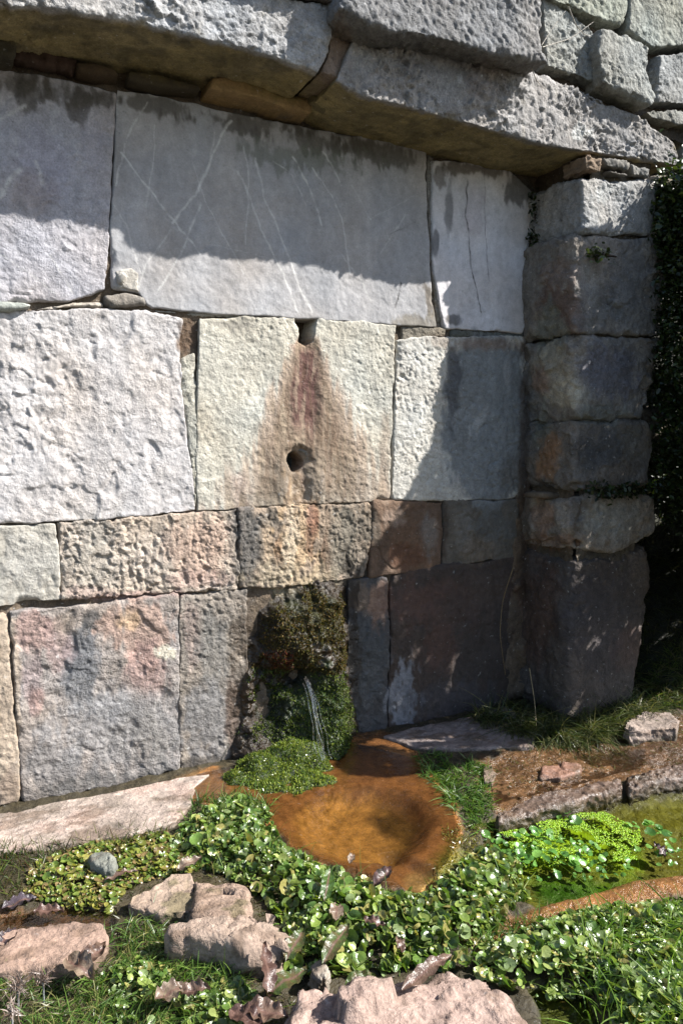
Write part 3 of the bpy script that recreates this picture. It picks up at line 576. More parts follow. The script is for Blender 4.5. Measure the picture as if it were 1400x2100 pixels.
# --- the pillar, with its reveal running back to the niche wall
OLDP = dict(OLD, und=.016, mid=.006, fac=.009, fs=.075, crack=.004, cf=3)
def pil(label, pts, base, spec=OLD, c=DEP, r=.03, **k):
    k.setdefault('rag', .55 if spec.get('pit') else .25); k.setdefault('grow', 4.0); k.setdefault('warp', .009)
    top, right, bottom, left = pts
    if label: k['label'] = label
    return stone('pillar_stone', top, right, bottom, left, 1, c, .33, srgb(*base, k=K), spec, r=r, step=.005, nw=60, parent=wall, mat=k.pop('mat', M_rough), **k)
pil('sunlit pillar block just under the lintel end', ([(1196, 362), (1260, 366), (1340, 376)], [(1340, 376), (1340, 430), (1336, 482)], [(1200, 472), (1260, 478), (1336, 484)], [(1196, 362), (1200, 472)]), (186, 188, 190), dict(PITCH, fac=.005), r=.018)
pil(None, ([(1182, 478), (1240, 484), (1360, 492)], [(1360, 492), (1362, 600), (1362, 684)], [(1184, 676), (1260, 682), (1362, 686)], [(1182, 478), (1176, 560), (1184, 676)]), (160, 157, 154), OLDP, r=.016)
pil(None, ([(1182, 694), (1260, 694), (1350, 696)], [(1350, 696), (1338, 780), (1312, 852)], [(1190, 858), (1250, 862), (1312, 856)], [(1182, 694), (1178, 780), (1190, 858)]), (158, 154, 150), OLDP, r=.02)
pil(None, ([(1186, 866), (1250, 866), (1318, 862)], [(1318, 862), (1340, 910), (1330, 990)], [(1184, 1002), (1260, 1004), (1330, 994)], [(1186, 866), (1180, 930), (1184, 1002)]), (142, 136, 130), OLDP, r=.024)
pil('rounded pale pillar block, the fifth below the lintel', ([(1180, 1024), (1260, 1012), (1340, 1016)], [(1340, 1016), (1352, 1060), (1340, 1100)], [(1176, 1132), (1260, 1136), (1340, 1106)], [(1180, 1024), (1172, 1080), (1176, 1132)]), (176, 168, 158), dict(OLDP, fac=.006), r=.034)
pil(None, ([(1180, 1146), (1250, 1142), (1340, 1118)], [(1340, 1118), (1338, 1200), (1320, 1290), (1300, 1440)], [(1160, 1480), (1230, 1462), (1300, 1440)], [(1180, 1146), (1170, 1300), (1160, 1480)]), (106, 98, 94), dict(OLDP, und=.018, pit=0, mid=.004, fac=.002, fs=.04), r=.05)
pil(None, ([(1320, 842), (1372, 836)], [(1372, 836), (1368, 896)], [(1326, 900), (1368, 896)], [(1320, 842), (1326, 900)]), (120, 112, 100), OLD, c=-.22, r=.02)
wedge('wedge_stone', [(1110, 1012), (1180, 1010)], [(1180, 1010), (1182, 1020)], [(1110, 1022), (1182, 1022)], [(1110, 1012), (1110, 1022)], -.16, .1, (130, 118, 104))
# rubble bedded in mortar between lintel and pillar
for t_ in [(1200, 316, 1232, 352, (160, 140, 120)), (1238, 322, 1290, 345, (138, 138, 136)), (1296, 334, 1334, 366, (150, 150, 148)), (1346, 358, 1378, 388, (176, 168, 156)), (1250, 348, 1290, 360, (150, 146, 140))]:
    x0, y0, x1, y1, b_ = t_
    wedge('rubble_stone', [(x0, y0), (x1, y0 + 8)], [(x1, y0 + 8), (x1 - 2, y1)], [(x0 + 4, y1 - 6), (x1 - 2, y1)], [(x0, y0), (x0 + 4, y1 - 6)], -.29, .12, b_, PITCH, nw=14)

# --- mortar core behind every joint: back wall, reveal, front of the pillar, upper wall
def sheet(name, origin, du, dv, nu, nv, base, amp, nrm, parent=wall, mat=M_mortar, spec=None, **k):
    u, v = np.meshgrid(np.linspace(0, 1, nu + 1), np.linspace(0, 1, nv + 1), indexing='ij')
    V = np.array(origin) + u.reshape(-1, 1) * np.array(du) + v.reshape(-1, 1) * np.array(dv)
    _seed[0] += 5; B0 = V.copy(); spx, spy = proj(V); V = V + np.array(nrm) * (amp * fbm(V, 9, 4, _seed[0]) + amp * .4 * fbm(V, 50, 2, _seed[0] + 3))[:, None]
    if nrm[1] == -1 and origin[1] > 0:
        V[:, 1] += .085 * np.maximum(1 - sstep(16, 24, np.hypot(spx - 606, spy - 948)), sstep(-12, -6, sdist(spx, spy, NOTCH)))
    col, wt = wall_paint(B0, srgb(*base, k=K), _seed[0])
    g = np.arange((nu + 1) * (nv + 1)).reshape(nu + 1, nv + 1)
    F = np.stack([g[:-1, :-1].ravel(), g[1:, :-1].ravel(), g[1:, 1:].ravel(), g[:-1, 1:].ravel()], 1)
    return link(name, fastmesh(name, V, F, col, wt), mat, parent, **k)
sheet('mortar_bed', (-.5, .020, -.1), (2.7, 0, 0), (0, 0, 2.5), 520, 420, (118, 106, 92), .008, (0, -1, 0))
sheet('mortar_bed', (2.122, .1, -.1), (0, -.345, 0), (0, 0, 2.5), 80, 420, (112, 100, 84), .012, (-1, 0, 0))
sheet('mortar_bed', (2.14, -.250, -.1), (.33, 0, 0), (0, 0, 2.45), 80, 420, (110, 102, 90), .012, (0, -1, 0))
sheet('mortar_bed', (-.6, -.235, 2.33), (4.2, 0, 0), (0, 0, 1.1), 500, 160, (112, 104, 96), .014, (0, -1, 0))
sheet('mortar_bed', (-.6, .08, 2.262), (2.9, 0, 0), (0, -.30, 0), 300, 40, (96, 84, 66), .006, (0, 0, -1))
# smooth rendered corner strip between niche wall and reveal
stone('mortar_patch', [(2.066, 2.05), (2.12, 2.05)], [(2.12, 2.05), (2.12, .3), (2.14, 0.0)], [(1.99, 0.0), (2.14, 0.0)], [(2.066, 2.05), (2.055, 1.0), (1.99, 0.0)], 1, .0, .1, srgb(128, 112, 96, K), dict(OLD, und=.012), r=.02, step=.006, parent=wall, mat=M_mortar, world=True)
# the bulk of the masonry behind the faces
def box(name, lo, hi, col, mat, parent=None, **k):
    x0, y0, z0 = lo; x1, y1, z1 = hi
    V = np.array([(x, y, z) for x in (x0, x1) for y in (y0, y1) for z in (z0, z1)], float)
    F = np.array([(0, 1, 3, 2), (4, 6, 7, 5), (0, 4, 5, 1), (2, 3, 7, 6), (0, 2, 6, 4), (1, 5, 7, 3)])
    return link(name, fastmesh(name, V, F, np.tile(col, (8, 1)), smooth=False), mat, parent, **k)
box('masonry_core', (-1.2, .12, -.1), (2.48, .75, 3.4), srgb(110, 100, 90, K), M_mortar, wall)
box('masonry_core', (2.17, -.19, -.1), (2.44, .7, 2.3), srgb(110, 100, 90, K), M_mortar, wall)
box('masonry_core', (-1.2, -.2, 2.42), (3.9, .7, 3.4), srgb(110, 100, 90, K), M_mortar, wall)
# ================================================================== THE GROUND
def gxy(pts, z=0.0):
    p = np.asarray(pts, float); return G(p[:, 0], p[:, 1], z)[:, :2]
RIM = [(365, 1600), (440, 1582), (480, 1590), (700, 1520), (790, 1500), (850, 1545), (900, 1600), (935, 1650), (948, 1705), (935, 1760), (900, 1800), (860, 1830), (800, 1826), (740, 1800), (650, 1775), (590, 1735), (555, 1695), (520, 1665), (430, 1660), (375, 1640)]
BOWLC = gxy([(742, 1693)])[0]; BW = gxy([(570, 1693), (893, 1693), (742, 1612), (742, 1782)])
POND = [(1010, 1680), (1060, 1655), (1200, 1640), (1330, 1622), (1460, 1600), (1460, 1785), (1300, 1800), (1180, 1835), (1100, 1840), (1040, 1800), (1000, 1740)]
BANK = [(1110, 1850), (1250, 1800), (1460, 1770), (1460, 1835), (1300, 1860), (1100, 1925), (960, 1960), (960, 1910), (1060, 1880)]
POOL2 = [(1080, 2010), (1200, 2030), (1260, 2110), (1110, 2130)]
MUD = [(980, 1560), (1100, 1530), (1250, 1500), (1460, 1450), (1460, 1600), (1300, 1600), (1100, 1650), (1020, 1670), (990, 1620)]
RILL = [(0, 1868), (120, 1858), (230, 1870), (230, 1905), (90, 1905), (-40, 1925), (-80, 1890)]
def bowl_t(X, Y):
    # distance in the bowl's own ellipse
    ax = (BW[1] - BW[0]) / 2; ay = (BW[3] - BW[2]) / 2
    M = np.linalg.inv(np.stack([ax, ay], 1)); c = (BW[0] + BW[1]) / 2 * .5 + (BW[2] + BW[3]) / 2 * .5
    q = (np.stack([X, Y], 1) - c) @ M.T
    return np.hypot(q[:, 0], q[:, 1])
def gpx(X, Y): return proj(np.stack([X, Y, np.zeros_like(X)], 1))
def height(X, Y, detail=True):
    P3 = np.stack([X, Y, np.zeros_like(X)], 1)
    z = .010 * fbm(P3, 3.2, 3, 70) + (.006 * fbm(P3, 16, 3, 71) + .003 * fbm(P3, 60, 2, 72) if detail else 0)
    px, py = gpx(X, Y); inr = (np.abs(X) < 4.2) & (Y > -2.0)
    jx = px + 14 * fbm(P3, 9, 2, 73); jy = py + 9 * fbm(P3, 9, 2, 74)
    def lower(z, poly, zt, s0, s1, k=.35):
        m_ = sstep(s0, s1, sdist(jx, jy, poly)) * inr
        return z * (1 - m_) + (zt + k * z) * m_
    z = lower(z, RIM, .009, -14, 10, .12)
    t = bowl_t(X, Y) + .05 * fbm(P3, 5, 2, 75)
    e0 = .35 + .3 * sstep(640, 760, px); m_ = 1 - sstep(e0, 1.04 + .06 * fbm(P3, 14, 2, 76), t); z = z - .040 * m_ * inr + .0025 * m_ * fbm(P3, 14, 2, 77) * inr
    # outlet towards the foreground
    m_ = (1 - sstep(10, 34, segdist(jx, jy, [(800, 1760), (850, 1800), (880, 1830)]))) * inr; z = z - .022 * m_
    z = lower(z, POND, -.050, -20, 20, .8); z = lower(z, POOL2, -.04, -10, 20); z = lower(z, MUD, -.006, -16, 16, 1.0); z = lower(z, RILL, -.02, -8, 10)
    z = lower(z, BANK, .004, -10, 20, .7)
    # the bank that climbs beside and behind the pillar
    b = np.clip((X - 2.52) / .5, 0, 1) * np.clip((Y + .42) / .5, 0, 3)
    z = z + b * b * (3 - 2 * np.minimum(b, 1)) * .55
    z = z + np.clip(Y - .1, 0, 3) * 1.1 * (X > 2.5)
    return z
def axis_pts(a0, a1, f0, f1, st):
    fine = np.arange(f0, f1, st)
    lo = f0 - np.cumsum(st * 1.25 ** np.arange(1, 60)); lo = lo[lo > a0][::-1]
    hi = fine[-1] + np.cumsum(st * 1.25 ** np.arange(1, 60)); hi = hi[hi < a1]
    return np.r_[a0, lo, fine, hi, a1]
gx = axis_pts(-60, 60, -.15, 3.3, .0068); gy = axis_pts(-60, 60, -1.75, .1, .0068)
GX, GY = np.meshgrid(gx, gy, indexing='ij'); GX = GX.ravel(); GY = GY.ravel()
GZ = height(GX, GY); V = np.stack([GX, GY, GZ], 1)
px, py = gpx(GX, GY); ok = (np.abs(GX) < 5) & (GY > -2.0)
P0 = np.stack([GX, GY, np.zeros_like(GX)], 1)
n1 = fbm(P0, 7, 3, 80); n2 = fbm(P0, 34, 3, 81); n3 = fbm(P0, 18, 2, 82)
KG = .42
jx = px + 16 * n1 + 8 * n2; jy = py + 10 * n3 + 5 * n2
col = srgb(92, 82, 58, KG) * (1 + .3 * n1 + .3 * n2)[:, None]; wet = np.full(len(V), .35) + .2 * n1
def zone(poly, c, s=1.0, a=-10, b=12, w_=None, k=KG, nz=.15):
    global col, wet
    m_ = sstep(a, b, sdist(jx, jy, poly)) * s * ok
    col = col * (1 - m_[:, None]) + srgb(*c, k) * (1 + nz * n2 + nz * n1)[:, None] * m_[:, None]
    if w_ is not None: wet = wet * (1 - m_) + w_ * m_
def spot(cx, cy, rx, ry, c, s=.8, soft=.6, w_=None, k=KG):
    global col, wet
    r = np.hypot((px - cx) / rx, (py - cy) / ry) + .3 * n1 + .25 * n2
    m_ = (1 - sstep(1 - soft, 1 + soft * .5, r)) * s * ok
    col = col * (1 - m_[:, None]) + srgb(*c, k) * (1 + .12 * n2)[:, None] * m_[:, None]
    if w_ is not None: wet = wet * (1 - m_) + w_ * m_
zone(MUD, (150, 112, 78), .95, w_=.9, nz=.3)
zone([(1200, 1480), (1460, 1440), (1460, 1570), (1250, 1560)], (120, 92, 70), .7, w_=.8, nz=.4)
zone(RIM, (200, 140, 84), 1, -8, 10, 1.0, .5, .12)
spot(420, 1615, 60, 26, (206, 156, 98), .7, k=.55)
t = bowl_t(GX, GY) + .06 * n1
m_ = (1 - sstep(.62, 1.02, t + .1 * n3)) * ok
bc = srgb(218, 160, 82, .56) * (1 + .16 * n2 + .25 * np.abs(fbm(P0, 60, 2, 83)) + .12 * n3)[:, None]
rt = np.maximum(sstep(740, 860, px + n1 * 60 + n3 * 20 - (py - 1700) * .35), sstep(.72, .95, t) * .6)[:, None] * .9  # upper right and edge of the bowl: wall shade put into the bed colour
bc = bc * (1 - rt) + srgb(96, 74, 34, .40) * rt
col = col * (1 - m_[:, None]) + bc * m_[:, None]
zone(POND, (132, 124, 44), 1, -8, 16, .5, .5)
zone([(1010, 1670), (1100, 1655), (1240, 1650), (1300, 1690), (1330, 1740), (1290, 1770), (1180, 1740), (1080, 1760), (1020, 1730)], (178, 212, 34), .95, -12, 24, .6, .6, .2)
zone([(1080, 1760), (1200, 1760), (1300, 1770), (1240, 1810), (1120, 1830)], (92, 150, 22), .85, -10, 22, .6, .5)
spot(1360, 1650, 60, 24, (150, 140, 46), .7); spot(1270, 1730, 60, 40, (150, 170, 40), .6); spot(1150, 1800, 60, 26, (40, 92, 14), .7)
zone(BANK, (176, 124, 76), .95, -8, 14, .9, .5, .25)
zone(POOL2, (96, 104, 30), .9, -8, 14, .6)
zone(RILL, (150, 104, 60), .9, -6, 10, .8)
spot(860, 1800, 30, 22, (214, 176, 112), .8, k=.6); spot(930, 1780, 60, 40, (150, 150, 50), .8); spot(780, 1525, 80, 26, (120, 78, 46), .7, w_=.9)  # last spot: wet mud, darkened to deepen the shade behind the pool
bk = sstep(2.5, 2.6, GX + .05 * n1) * sstep(-.38, -.28, GY + .05 * n1) * ok; col = col * (1 - bk[:, None]) + (srgb(52, 54, 30, .4) * (1 + .4 * n2)[:, None]) * bk[:, None]
g = np.arange(len(gx) * len(gy)).reshape(len(gx), len(gy))
F = np.stack([g[:-1, :-1].ravel(), g[1:, :-1].ravel(), g[1:, 1:].ravel(), g[:-1, 1:].ravel()], 1)
link('ground', fastmesh('ground', V, F, col, wet), M_mud, kind='structure')
def gz_at(X, Y): return height(np.asarray(X, float), np.asarray(Y, float))

# ---- water
def water(name, poly, z, mat, step=.012, clipf=None, amp=0.0):
    q = gxy(poly); x0, y0 = q.min(0); x1, y1 = q.max(0)
    xs = np.arange(x0, x1 + step, step); ys = np.arange(y0, y1 + step, step)
    XX, YY = np.meshgrid(xs, ys, indexing='ij'); sh = XX.shape
    ins = inside(XX.ravel(), YY.ravel(), [tuple(a) for a in q]).reshape(sh)
    g = np.arange(XX.size).reshape(sh)
    F = np.stack([g[:-1, :-1].ravel(), g[1:, :-1].ravel(), g[1:, 1:].ravel(), g[:-1, 1:].ravel()], 1)
    keep = (ins[:-1, :-1] & ins[1:, 1:] & ins[1:, :-1] & ins[:-1, 1:]).ravel(); F = F[keep]
    u, inv = np.unique(F, return_inverse=True)
    X, Y = XX.ravel()[u], YY.ravel()[u]; P_ = np.stack([X, Y, np.zeros_like(X)], 1)
    Z = np.full(len(X), z)
    if amp:
        c = gxy([(655, 1640)])[0]; r = np.hypot(X - c[0], Y - c[1])
        Z = Z + amp * np.sin(r / (.017 + .05 * r) * 2 * math.pi + fbm(P_, 11, 2, 3) * 4.5) * np.exp(-r / .11) * np.clip(.5 + fbm(P_, 7, 2, 4) * 1.6, 0, 1) * .55 + amp * 1.6 * fbm(P_, 22, 2, 9) * np.exp(-r / .35)
    return link(name, fastmesh(name, np.stack([X, Y, Z], 1), inv.reshape(F.shape)), mat, kind='structure')
water('pool_water', [(380, 1600), (700, 1520), (850, 1560), (930, 1650), (945, 1710), (925, 1770), (880, 1830), (800, 1826), (650, 1775), (590, 1735), (540, 1670), (400, 1650)], .0115, M_water, .006, amp=.00016)
water('pond_water', [(985, 1740), (1005, 1670), (1060, 1640), (1200, 1620), (1330, 1600), (1480, 1580), (1480, 1800), (1300, 1825), (1150, 1870), (1040, 1850)], -.016, M_pond)
water('pond_water', [(1060, 2000), (1220, 2010), (1300, 2130), (1080, 2150)], -.014, M_pond)
water('rill_water', [(-80, 1870), (0, 1855), (120, 1850), (245, 1860), (245, 1910), (90, 1915), (-60, 1940)], -.008, M_water)
water('mud_water', [(1010, 1580), (1150, 1550), (1330, 1530), (1330, 1570), (1150, 1620), (1010, 1650)], -.003, M_water)

# ---- slabs and rocks
def rock_paint(spec_=None, tone=None, blobs_=(), wetv=0.0, k=.43):
    def f(V, base, seed):
        n = fbm(V, 8, 3, seed); n2 = fbm(V, 40, 3, seed + 3); st = fbm(V, 20, 3, seed + 6, aniso=(.4, 1.3, 1.5))
        col = np.asarray(base)[None] * (1 + .16 * n + .14 * n2 + .1 * st)[:, None]
        t2 = sstep(0, .5, n)[:, None] * .35
        if tone is not None: col = col * (1 - t2) + srgb(*tone, k) * t2
        dirt = sstep(.1, .45, fbm(V, 11, 4, seed + 12, .6, (.6, 1.2, 1.6)))[:, None] * .6; col = col * (1 - dirt) + srgb(132, 106, 84, k) * dirt
        ln_ = (1 - sstep(.0, .05, np.abs(fbm(V, 9, 3, seed + 14, .5, (.4, 1.6, 2.2)))))[:, None] * .5; col = col * (1 - ln_) + srgb(110, 84, 72, k) * ln_
        low = (sstep(.02, -.01, V[:, 2] + .02 * n))[:, None] * .7     # soil and moss clinging to the foot
        col = col * (1 - low) + srgb(84, 78, 46, k) * low
        mo = (sstep(.25, .5, fbm(V, 12, 3, seed + 9)))[:, None] * .5
        if blobs_ == 'moss': col = col * (1 - mo) + srgb(110, 112, 44, k) * mo
        return col, np.full(len(V), wetv)
    return f
def rock(name, label, cat, top, right, bottom, left, z, depth, base, tone=None, spec=PITCH, r=.012, moss=False, wetv=0.0, k=.43, tilt=None, mat=None, step=.006, **kw):
    _k = dict(label=label, category=cat); _k.update(kw)
    return stone(name, top, right, bottom, left, 2, z, depth, srgb(*base, k), spec, r=r, step=step, nw=14, mat=mat or M_rock, paint=rock_paint(tone=tone, blobs_='moss' if moss else (), wetv=wetv, k=k), tilt=tilt, **_k)
ROCKS = []
rock('stone_slab', 'pale pink flat slab along the foot of the niche wall, left of the pool', 'slab', [(-110, 1700), (0, 1668), (200, 1630), (368, 1594), (430, 1586)], [(430, 1586), (400, 1612), (392, 1650), (360, 1685)], [(-110, 1765), (0, 1745), (150, 1728), (260, 1712), (360, 1685)], [(-110, 1700), (-110, 1765)],
     .018, .09, (226, 206, 192), (232, 190, 172), dict(und=.004, mid=.0016, fine=.0009, fac=.002, fs=.12, fa=(.5, 1.4, 1)), r=.006, k=.46)
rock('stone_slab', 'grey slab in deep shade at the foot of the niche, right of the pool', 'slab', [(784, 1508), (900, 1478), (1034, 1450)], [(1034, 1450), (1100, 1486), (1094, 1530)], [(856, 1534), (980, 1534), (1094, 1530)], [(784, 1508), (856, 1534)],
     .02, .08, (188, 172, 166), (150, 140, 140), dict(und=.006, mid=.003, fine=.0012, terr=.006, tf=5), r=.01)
rock('rock', 'pinkish rock with mossy cracks, leftmost piece behind the thick ledge rock', 'rock', [(322, 1812), (352, 1786), (392, 1786)], [(392, 1786), (406, 1820), (398, 1868)], [(256, 1852), (330, 1872), (398, 1868)], [(322, 1812), (268, 1836), (256, 1852)],
     .035, .09, (220, 194, 172), (190, 164, 144), dict(PITCH, und=.012, mid=.0015, fac=.016, fs=.09, fa=(.7, 1.2, 1.6), crack=.01, cf=5), r=.008, moss=True)
rock('rock', 'angular pink rock between the cress and the thick ledge rock', 'rock', [(398, 1796), (440, 1806), (500, 1822)], [(500, 1822), (512, 1850), (516, 1880)], [(392, 1880), (440, 1892), (516, 1880)], [(398, 1796), (402, 1840), (392, 1880)],
     .05, .1, (216, 186, 164), (186, 158, 138), dict(PITCH, und=.012, mid=.0015, fac=.018, fs=.08, fa=(.7, 1.2, 1.6), crack=.01, cf=5), r=.007, moss=True, tilt=lambda P: -.12 * (P[:, 1] - P[:, 1].mean()))
rock('rock', 'thick pink ledge rock whose front edge is a dark broken step', 'rock', [(348, 1900), (420, 1884), (500, 1876), (552, 1890)], [(552, 1890), (566, 1910), (576, 1936)], [(350, 1918), (405, 1922), (440, 1924), (500, 1938), (576, 1936)], [(348, 1900), (342, 1908), (350, 1918)],
     .07, .14, (222, 196, 176), (190, 162, 144), dict(PITCH, und=.012, mid=.0015, fac=.022, fs=.10, fa=(.6, 1.2, 2), crack=.014, cf=6, ca=(.6, 1, 2)), r=.007)
rock('rock', 'flat pink rock at the left edge beside the small rill', 'rock', [(-60, 1925), (60, 1903), (150, 1890), (214, 1888)], [(214, 1888), (224, 1930), (190, 1975)], [(-60, 2000), (60, 1986), (190, 1975)], [(-60, 1925), (-60, 2000)],
     .03, .09, (216, 182, 162), (190, 160, 140), dict(und=.008, mid=.002, fine=.002, fac=.012, fs=.10, fa=(.7, 1.2, 1), crack=.006, cf=6), r=.007)
rock('boulder', 'big rounded pink boulder at the bottom edge of the photo', 'boulder', [(600, 2030), (700, 2000), (820, 1992), (930, 1976), (990, 1996)], [(990, 1996), (1060, 2046), (1120, 2110), (1160, 2190)], [(540, 2200), (800, 2230), (1160, 2190)], [(600, 2030), (570, 2080), (540, 2200)],
     .075, .17, (226, 196, 180), (200, 170, 158), dict(und=.018, mid=.004, fine=.003, fac=.009, fs=.09, fa=(.45, 1.5, 1), crack=.010, cf=4, ca=(.5, 1.4, 1)), r=.05, k=.43, tilt=lambda P: -.05 * np.clip((P[:, 0] - .85) / .3, 0, 1) ** 2)
rock('rock', 'small grey stone in the cress just below the pink slab', 'rock', [(182, 1745), (205, 1742), (222, 1752)], [(222, 1752), (236, 1768), (232, 1782)], [(188, 1768), (210, 1780), (232, 1782)], [(182, 1745), (180, 1756), (188, 1768)], .035, .06, (176, 178, 166), (150, 150, 140), OLD, r=.014, step=.004)
rock('rock', 'pale broken rock in the sun right of the pillar foot', 'rock', [(1285, 1480), (1320, 1456), (1375, 1462)], [(1375, 1462), (1392, 1478), (1388, 1492)], [(1290, 1500), (1340, 1494), (1388, 1492)], [(1285, 1480), (1280, 1490), (1290, 1500)], .05, .08, (206, 186, 172), (170, 150, 140), dict(PITCH, fac=.014, fs=.05), r=.008)
rock('rock', 'wet pink stone lying in the mud behind the long curb', 'rock', [(1108, 1572), (1150, 1560), (1190, 1562)], [(1190, 1562), (1196, 1578)], [(1100, 1592), (1150, 1594), (1196, 1580)], [(1108, 1572), (1100, 1592)], .02, .05, (196, 150, 128), (160, 120, 100), OLD, r=.012, wetv=.8)
rock('rock', 'small pale wet stone at the end of the grass tuft by the mud', 'rock', [(985, 1566), (1010, 1560)], [(1010, 1560), (1022, 1580), (1010, 1600)], [(990, 1600), (1010, 1602)], [(985, 1566), (990, 1600)], .02, .05, (190, 168, 150), (150, 130, 110), OLD, r=.012, wetv=.9)
rock('rock', 'small whitish stone beside the purple dead leaf', 'rock', [(634, 1972), (660, 1964), (674, 1980)], [(674, 1980), (672, 2004)], [(640, 1996), (672, 2006)], [(634, 1972), (640, 1996)], .05, .05, (220, 208, 192), (190, 170, 150), PITCH, r=.008, step=.004)
CURB = [([(1012, 1664), (1090, 1632), (1190, 1610), (1272, 1594)], [(1272, 1594), (1276, 1616)], [(1020, 1686), (1110, 1664), (1200, 1644), (1276, 1626)], [(1012, 1664), (1020, 1686)], 'long wet brown curb stone between the mud and the green pond'),
        ([(1284, 1592), (1340, 1578), (1460, 1560)], [(1460, 1560), (1460, 1590)], [(1290, 1618), (1360, 1602), (1460, 1596)], [(1284, 1592), (1290, 1618)], 'shorter wet brown curb stone at the right edge of the photo')]
for tp, rt_, bt, lf, lb in CURB:
    rock('curb_stone', lb, 'curb', tp, rt_, bt, lf, .022, .07, (150, 128, 114), (180, 160, 146), dict(und=.008, mid=.004, fine=.004, pit=.003, pf=40, fac=.005, fs=.035), r=.014, wetv=.8, k=.45, mat=M_mud, step=.0045, group='wet curb stones by the pond')

# ================================================================== MOSS AND MINERAL CRUST
def crust_b(px, py, P):
    n = fbm(P, 10, 3, 90); n2 = fbm(P, 30, 3, 91)
    b = -.050 + 0 * px
    def g_(cx, cy, rx, ry, h): return h * np.exp(-((px - cx) / rx) ** 2 - ((py - cy) / ry) ** 2)
    wob = 14 * fbm(P, 8, 3, 95)
    q = np.clip(((px + wob * 2 - 612) / (72 + 50 * sstep(1220, 1480, py))) ** 2, 0, 4) ** 1.8; b = b + .070 * np.exp(-q) * sstep(1150, 1290, py + wob)
    b = b + g_(650, 1255, 60, 70, .045) + g_(580, 1320, 50, 60, .050) + g_(690, 1330, 40, 170, .030) + g_(655, 1470, 48, 130, .115) + g_(560, 1550, 60, 50, .06)
    b = b + g_(506, 1420, 14, 150, .030) + g_(498, 1560, 34, 40, .04) + g_(640, 1590, 120, 80, .10) - g_(606, 1388, 30, 26, .085) - g_(548, 1465, 24, 74, .045) - g_(708, 1440, 18, 90, .025)
    return b + (.018 * n + .013 * n2 + .004 * fbm(P, 70, 2, 94)) * sstep(-.05, .0, b)
du = W(np.array([470, 735]), np.array([1400, 1400])); x0, x1 = du[0][0], du[1][0]
zt = W(np.array([600.]), np.array([1160.]))[0][2]
nu, nv = 150, 200
u, v = np.meshgrid(np.linspace(x0, x1, nu + 1), np.linspace(-.02, zt, nv + 1), indexing='ij')
B3 = np.stack([u.ravel(), np.zeros(u.size), v.ravel()], 1); px, py = proj(B3)
bb = crust_b(px, py, B3)
B3m = B3.copy(); B3m[:, 1] = -bb
n1c = fbm(B3, 12, 3, 92); n2c = fbm(B3, 45, 2, 93)
ccol = srgb(58, 46, 32, K) * (1 + .3 * n1c + .3 * n2c)[:, None]
def cz(cx, cy, rx, ry, c, s=.9):
    global ccol
    r = np.hypot((px - cx) / rx, (py - cy) / ry) + .35 * n1c + .2 * n2c; m_ = (1 - sstep(.5, 1.1, r)) * s
    ccol = ccol * (1 - m_[:, None]) + srgb(*c, K) * m_[:, None]
cz(560, 1200, 60, 30, (176, 160, 130)); cz(492, 1380, 14, 110, (104, 82, 60)); cz(640, 1260, 70, 60, (62, 62, 24)); cz(580, 1320, 50, 55, (66, 52, 22)); cz(640, 1460, 70, 110, (52, 78, 22)); cz(560, 1470, 36, 80, (30, 38, 12)); cz(603, 1388, 30, 26, (14, 12, 8)); cz(700, 1450, 20, 100, (44, 38, 20))  # near-black hollow and dark left side: the column's shade painted into the crust
g = np.arange((nu + 1) * (nv + 1)).reshape(nu + 1, nv + 1)
F = np.stack([g[:-1, :-1].ravel(), g[1:, :-1].ravel(), g[1:, 1:].ravel(), g[:-1, 1:].ravel()], 1)
crust = link('mineral_crust', fastmesh('mineral_crust', B3m, F, ccol, np.full(len(B3m), .75)), M_mud, wall, label='dark dripping lime crust bulging under the spring hole')
# moss mound on the ground in front of it
mc = gxy([(600, 1590)], .03)[0]
def mound_z(X, Y):
    P_ = np.stack([X, Y, 0 * X], 1); a = np.hypot((X - mc[0]) / .25, (Y - mc[1] - .06) / .20) + .22 * fbm(P_, 7, 3, 96)
    return .040 * (1 - sstep(.1, 1.1, a)) + .07 * sstep(.02, .20, Y - mc[1]) * (1 - sstep(.4, .9, a)) + .014 * fbm(P_, 18, 3, 97) - .010
xs = np.linspace(mc[0] - .27, mc[0] + .27, 90); ys = np.linspace(mc[1] - .2, mc[1] + .26, 80)
u, v = np.meshgrid(xs, ys, indexing='ij'); Z = mound_z(u.ravel(), v.ravel()) ; Vm = np.stack([u.ravel(), v.ravel(), Z], 1)
g = np.arange(u.size).reshape(u.shape); F = np.stack([g[:-1, :-1].ravel(), g[1:, :-1].ravel(), g[1:, 1:].ravel(), g[:-1, 1:].ravel()], 1)
moss = thing('moss_cushion', 'wet green moss cushion spreading under the falling water beside the pool', 'moss', (float(mc[0]), float(mc[1]), 0))
nmo = fbm(Vm, 20, 3, 98)
Vl = Vm - np.array([mc[0], mc[1], 0])
Vl[:, 2] -= .05 * (bowl_t(Vm[:, 0], Vm[:, 1]) < .95)
link('moss_mound', fastmesh('moss_mound', Vl, F, srgb(58, 74, 22, K) * (1 + .3 * nmo)[:, None], np.full(len(Vm), .7)), M_mud, moss)

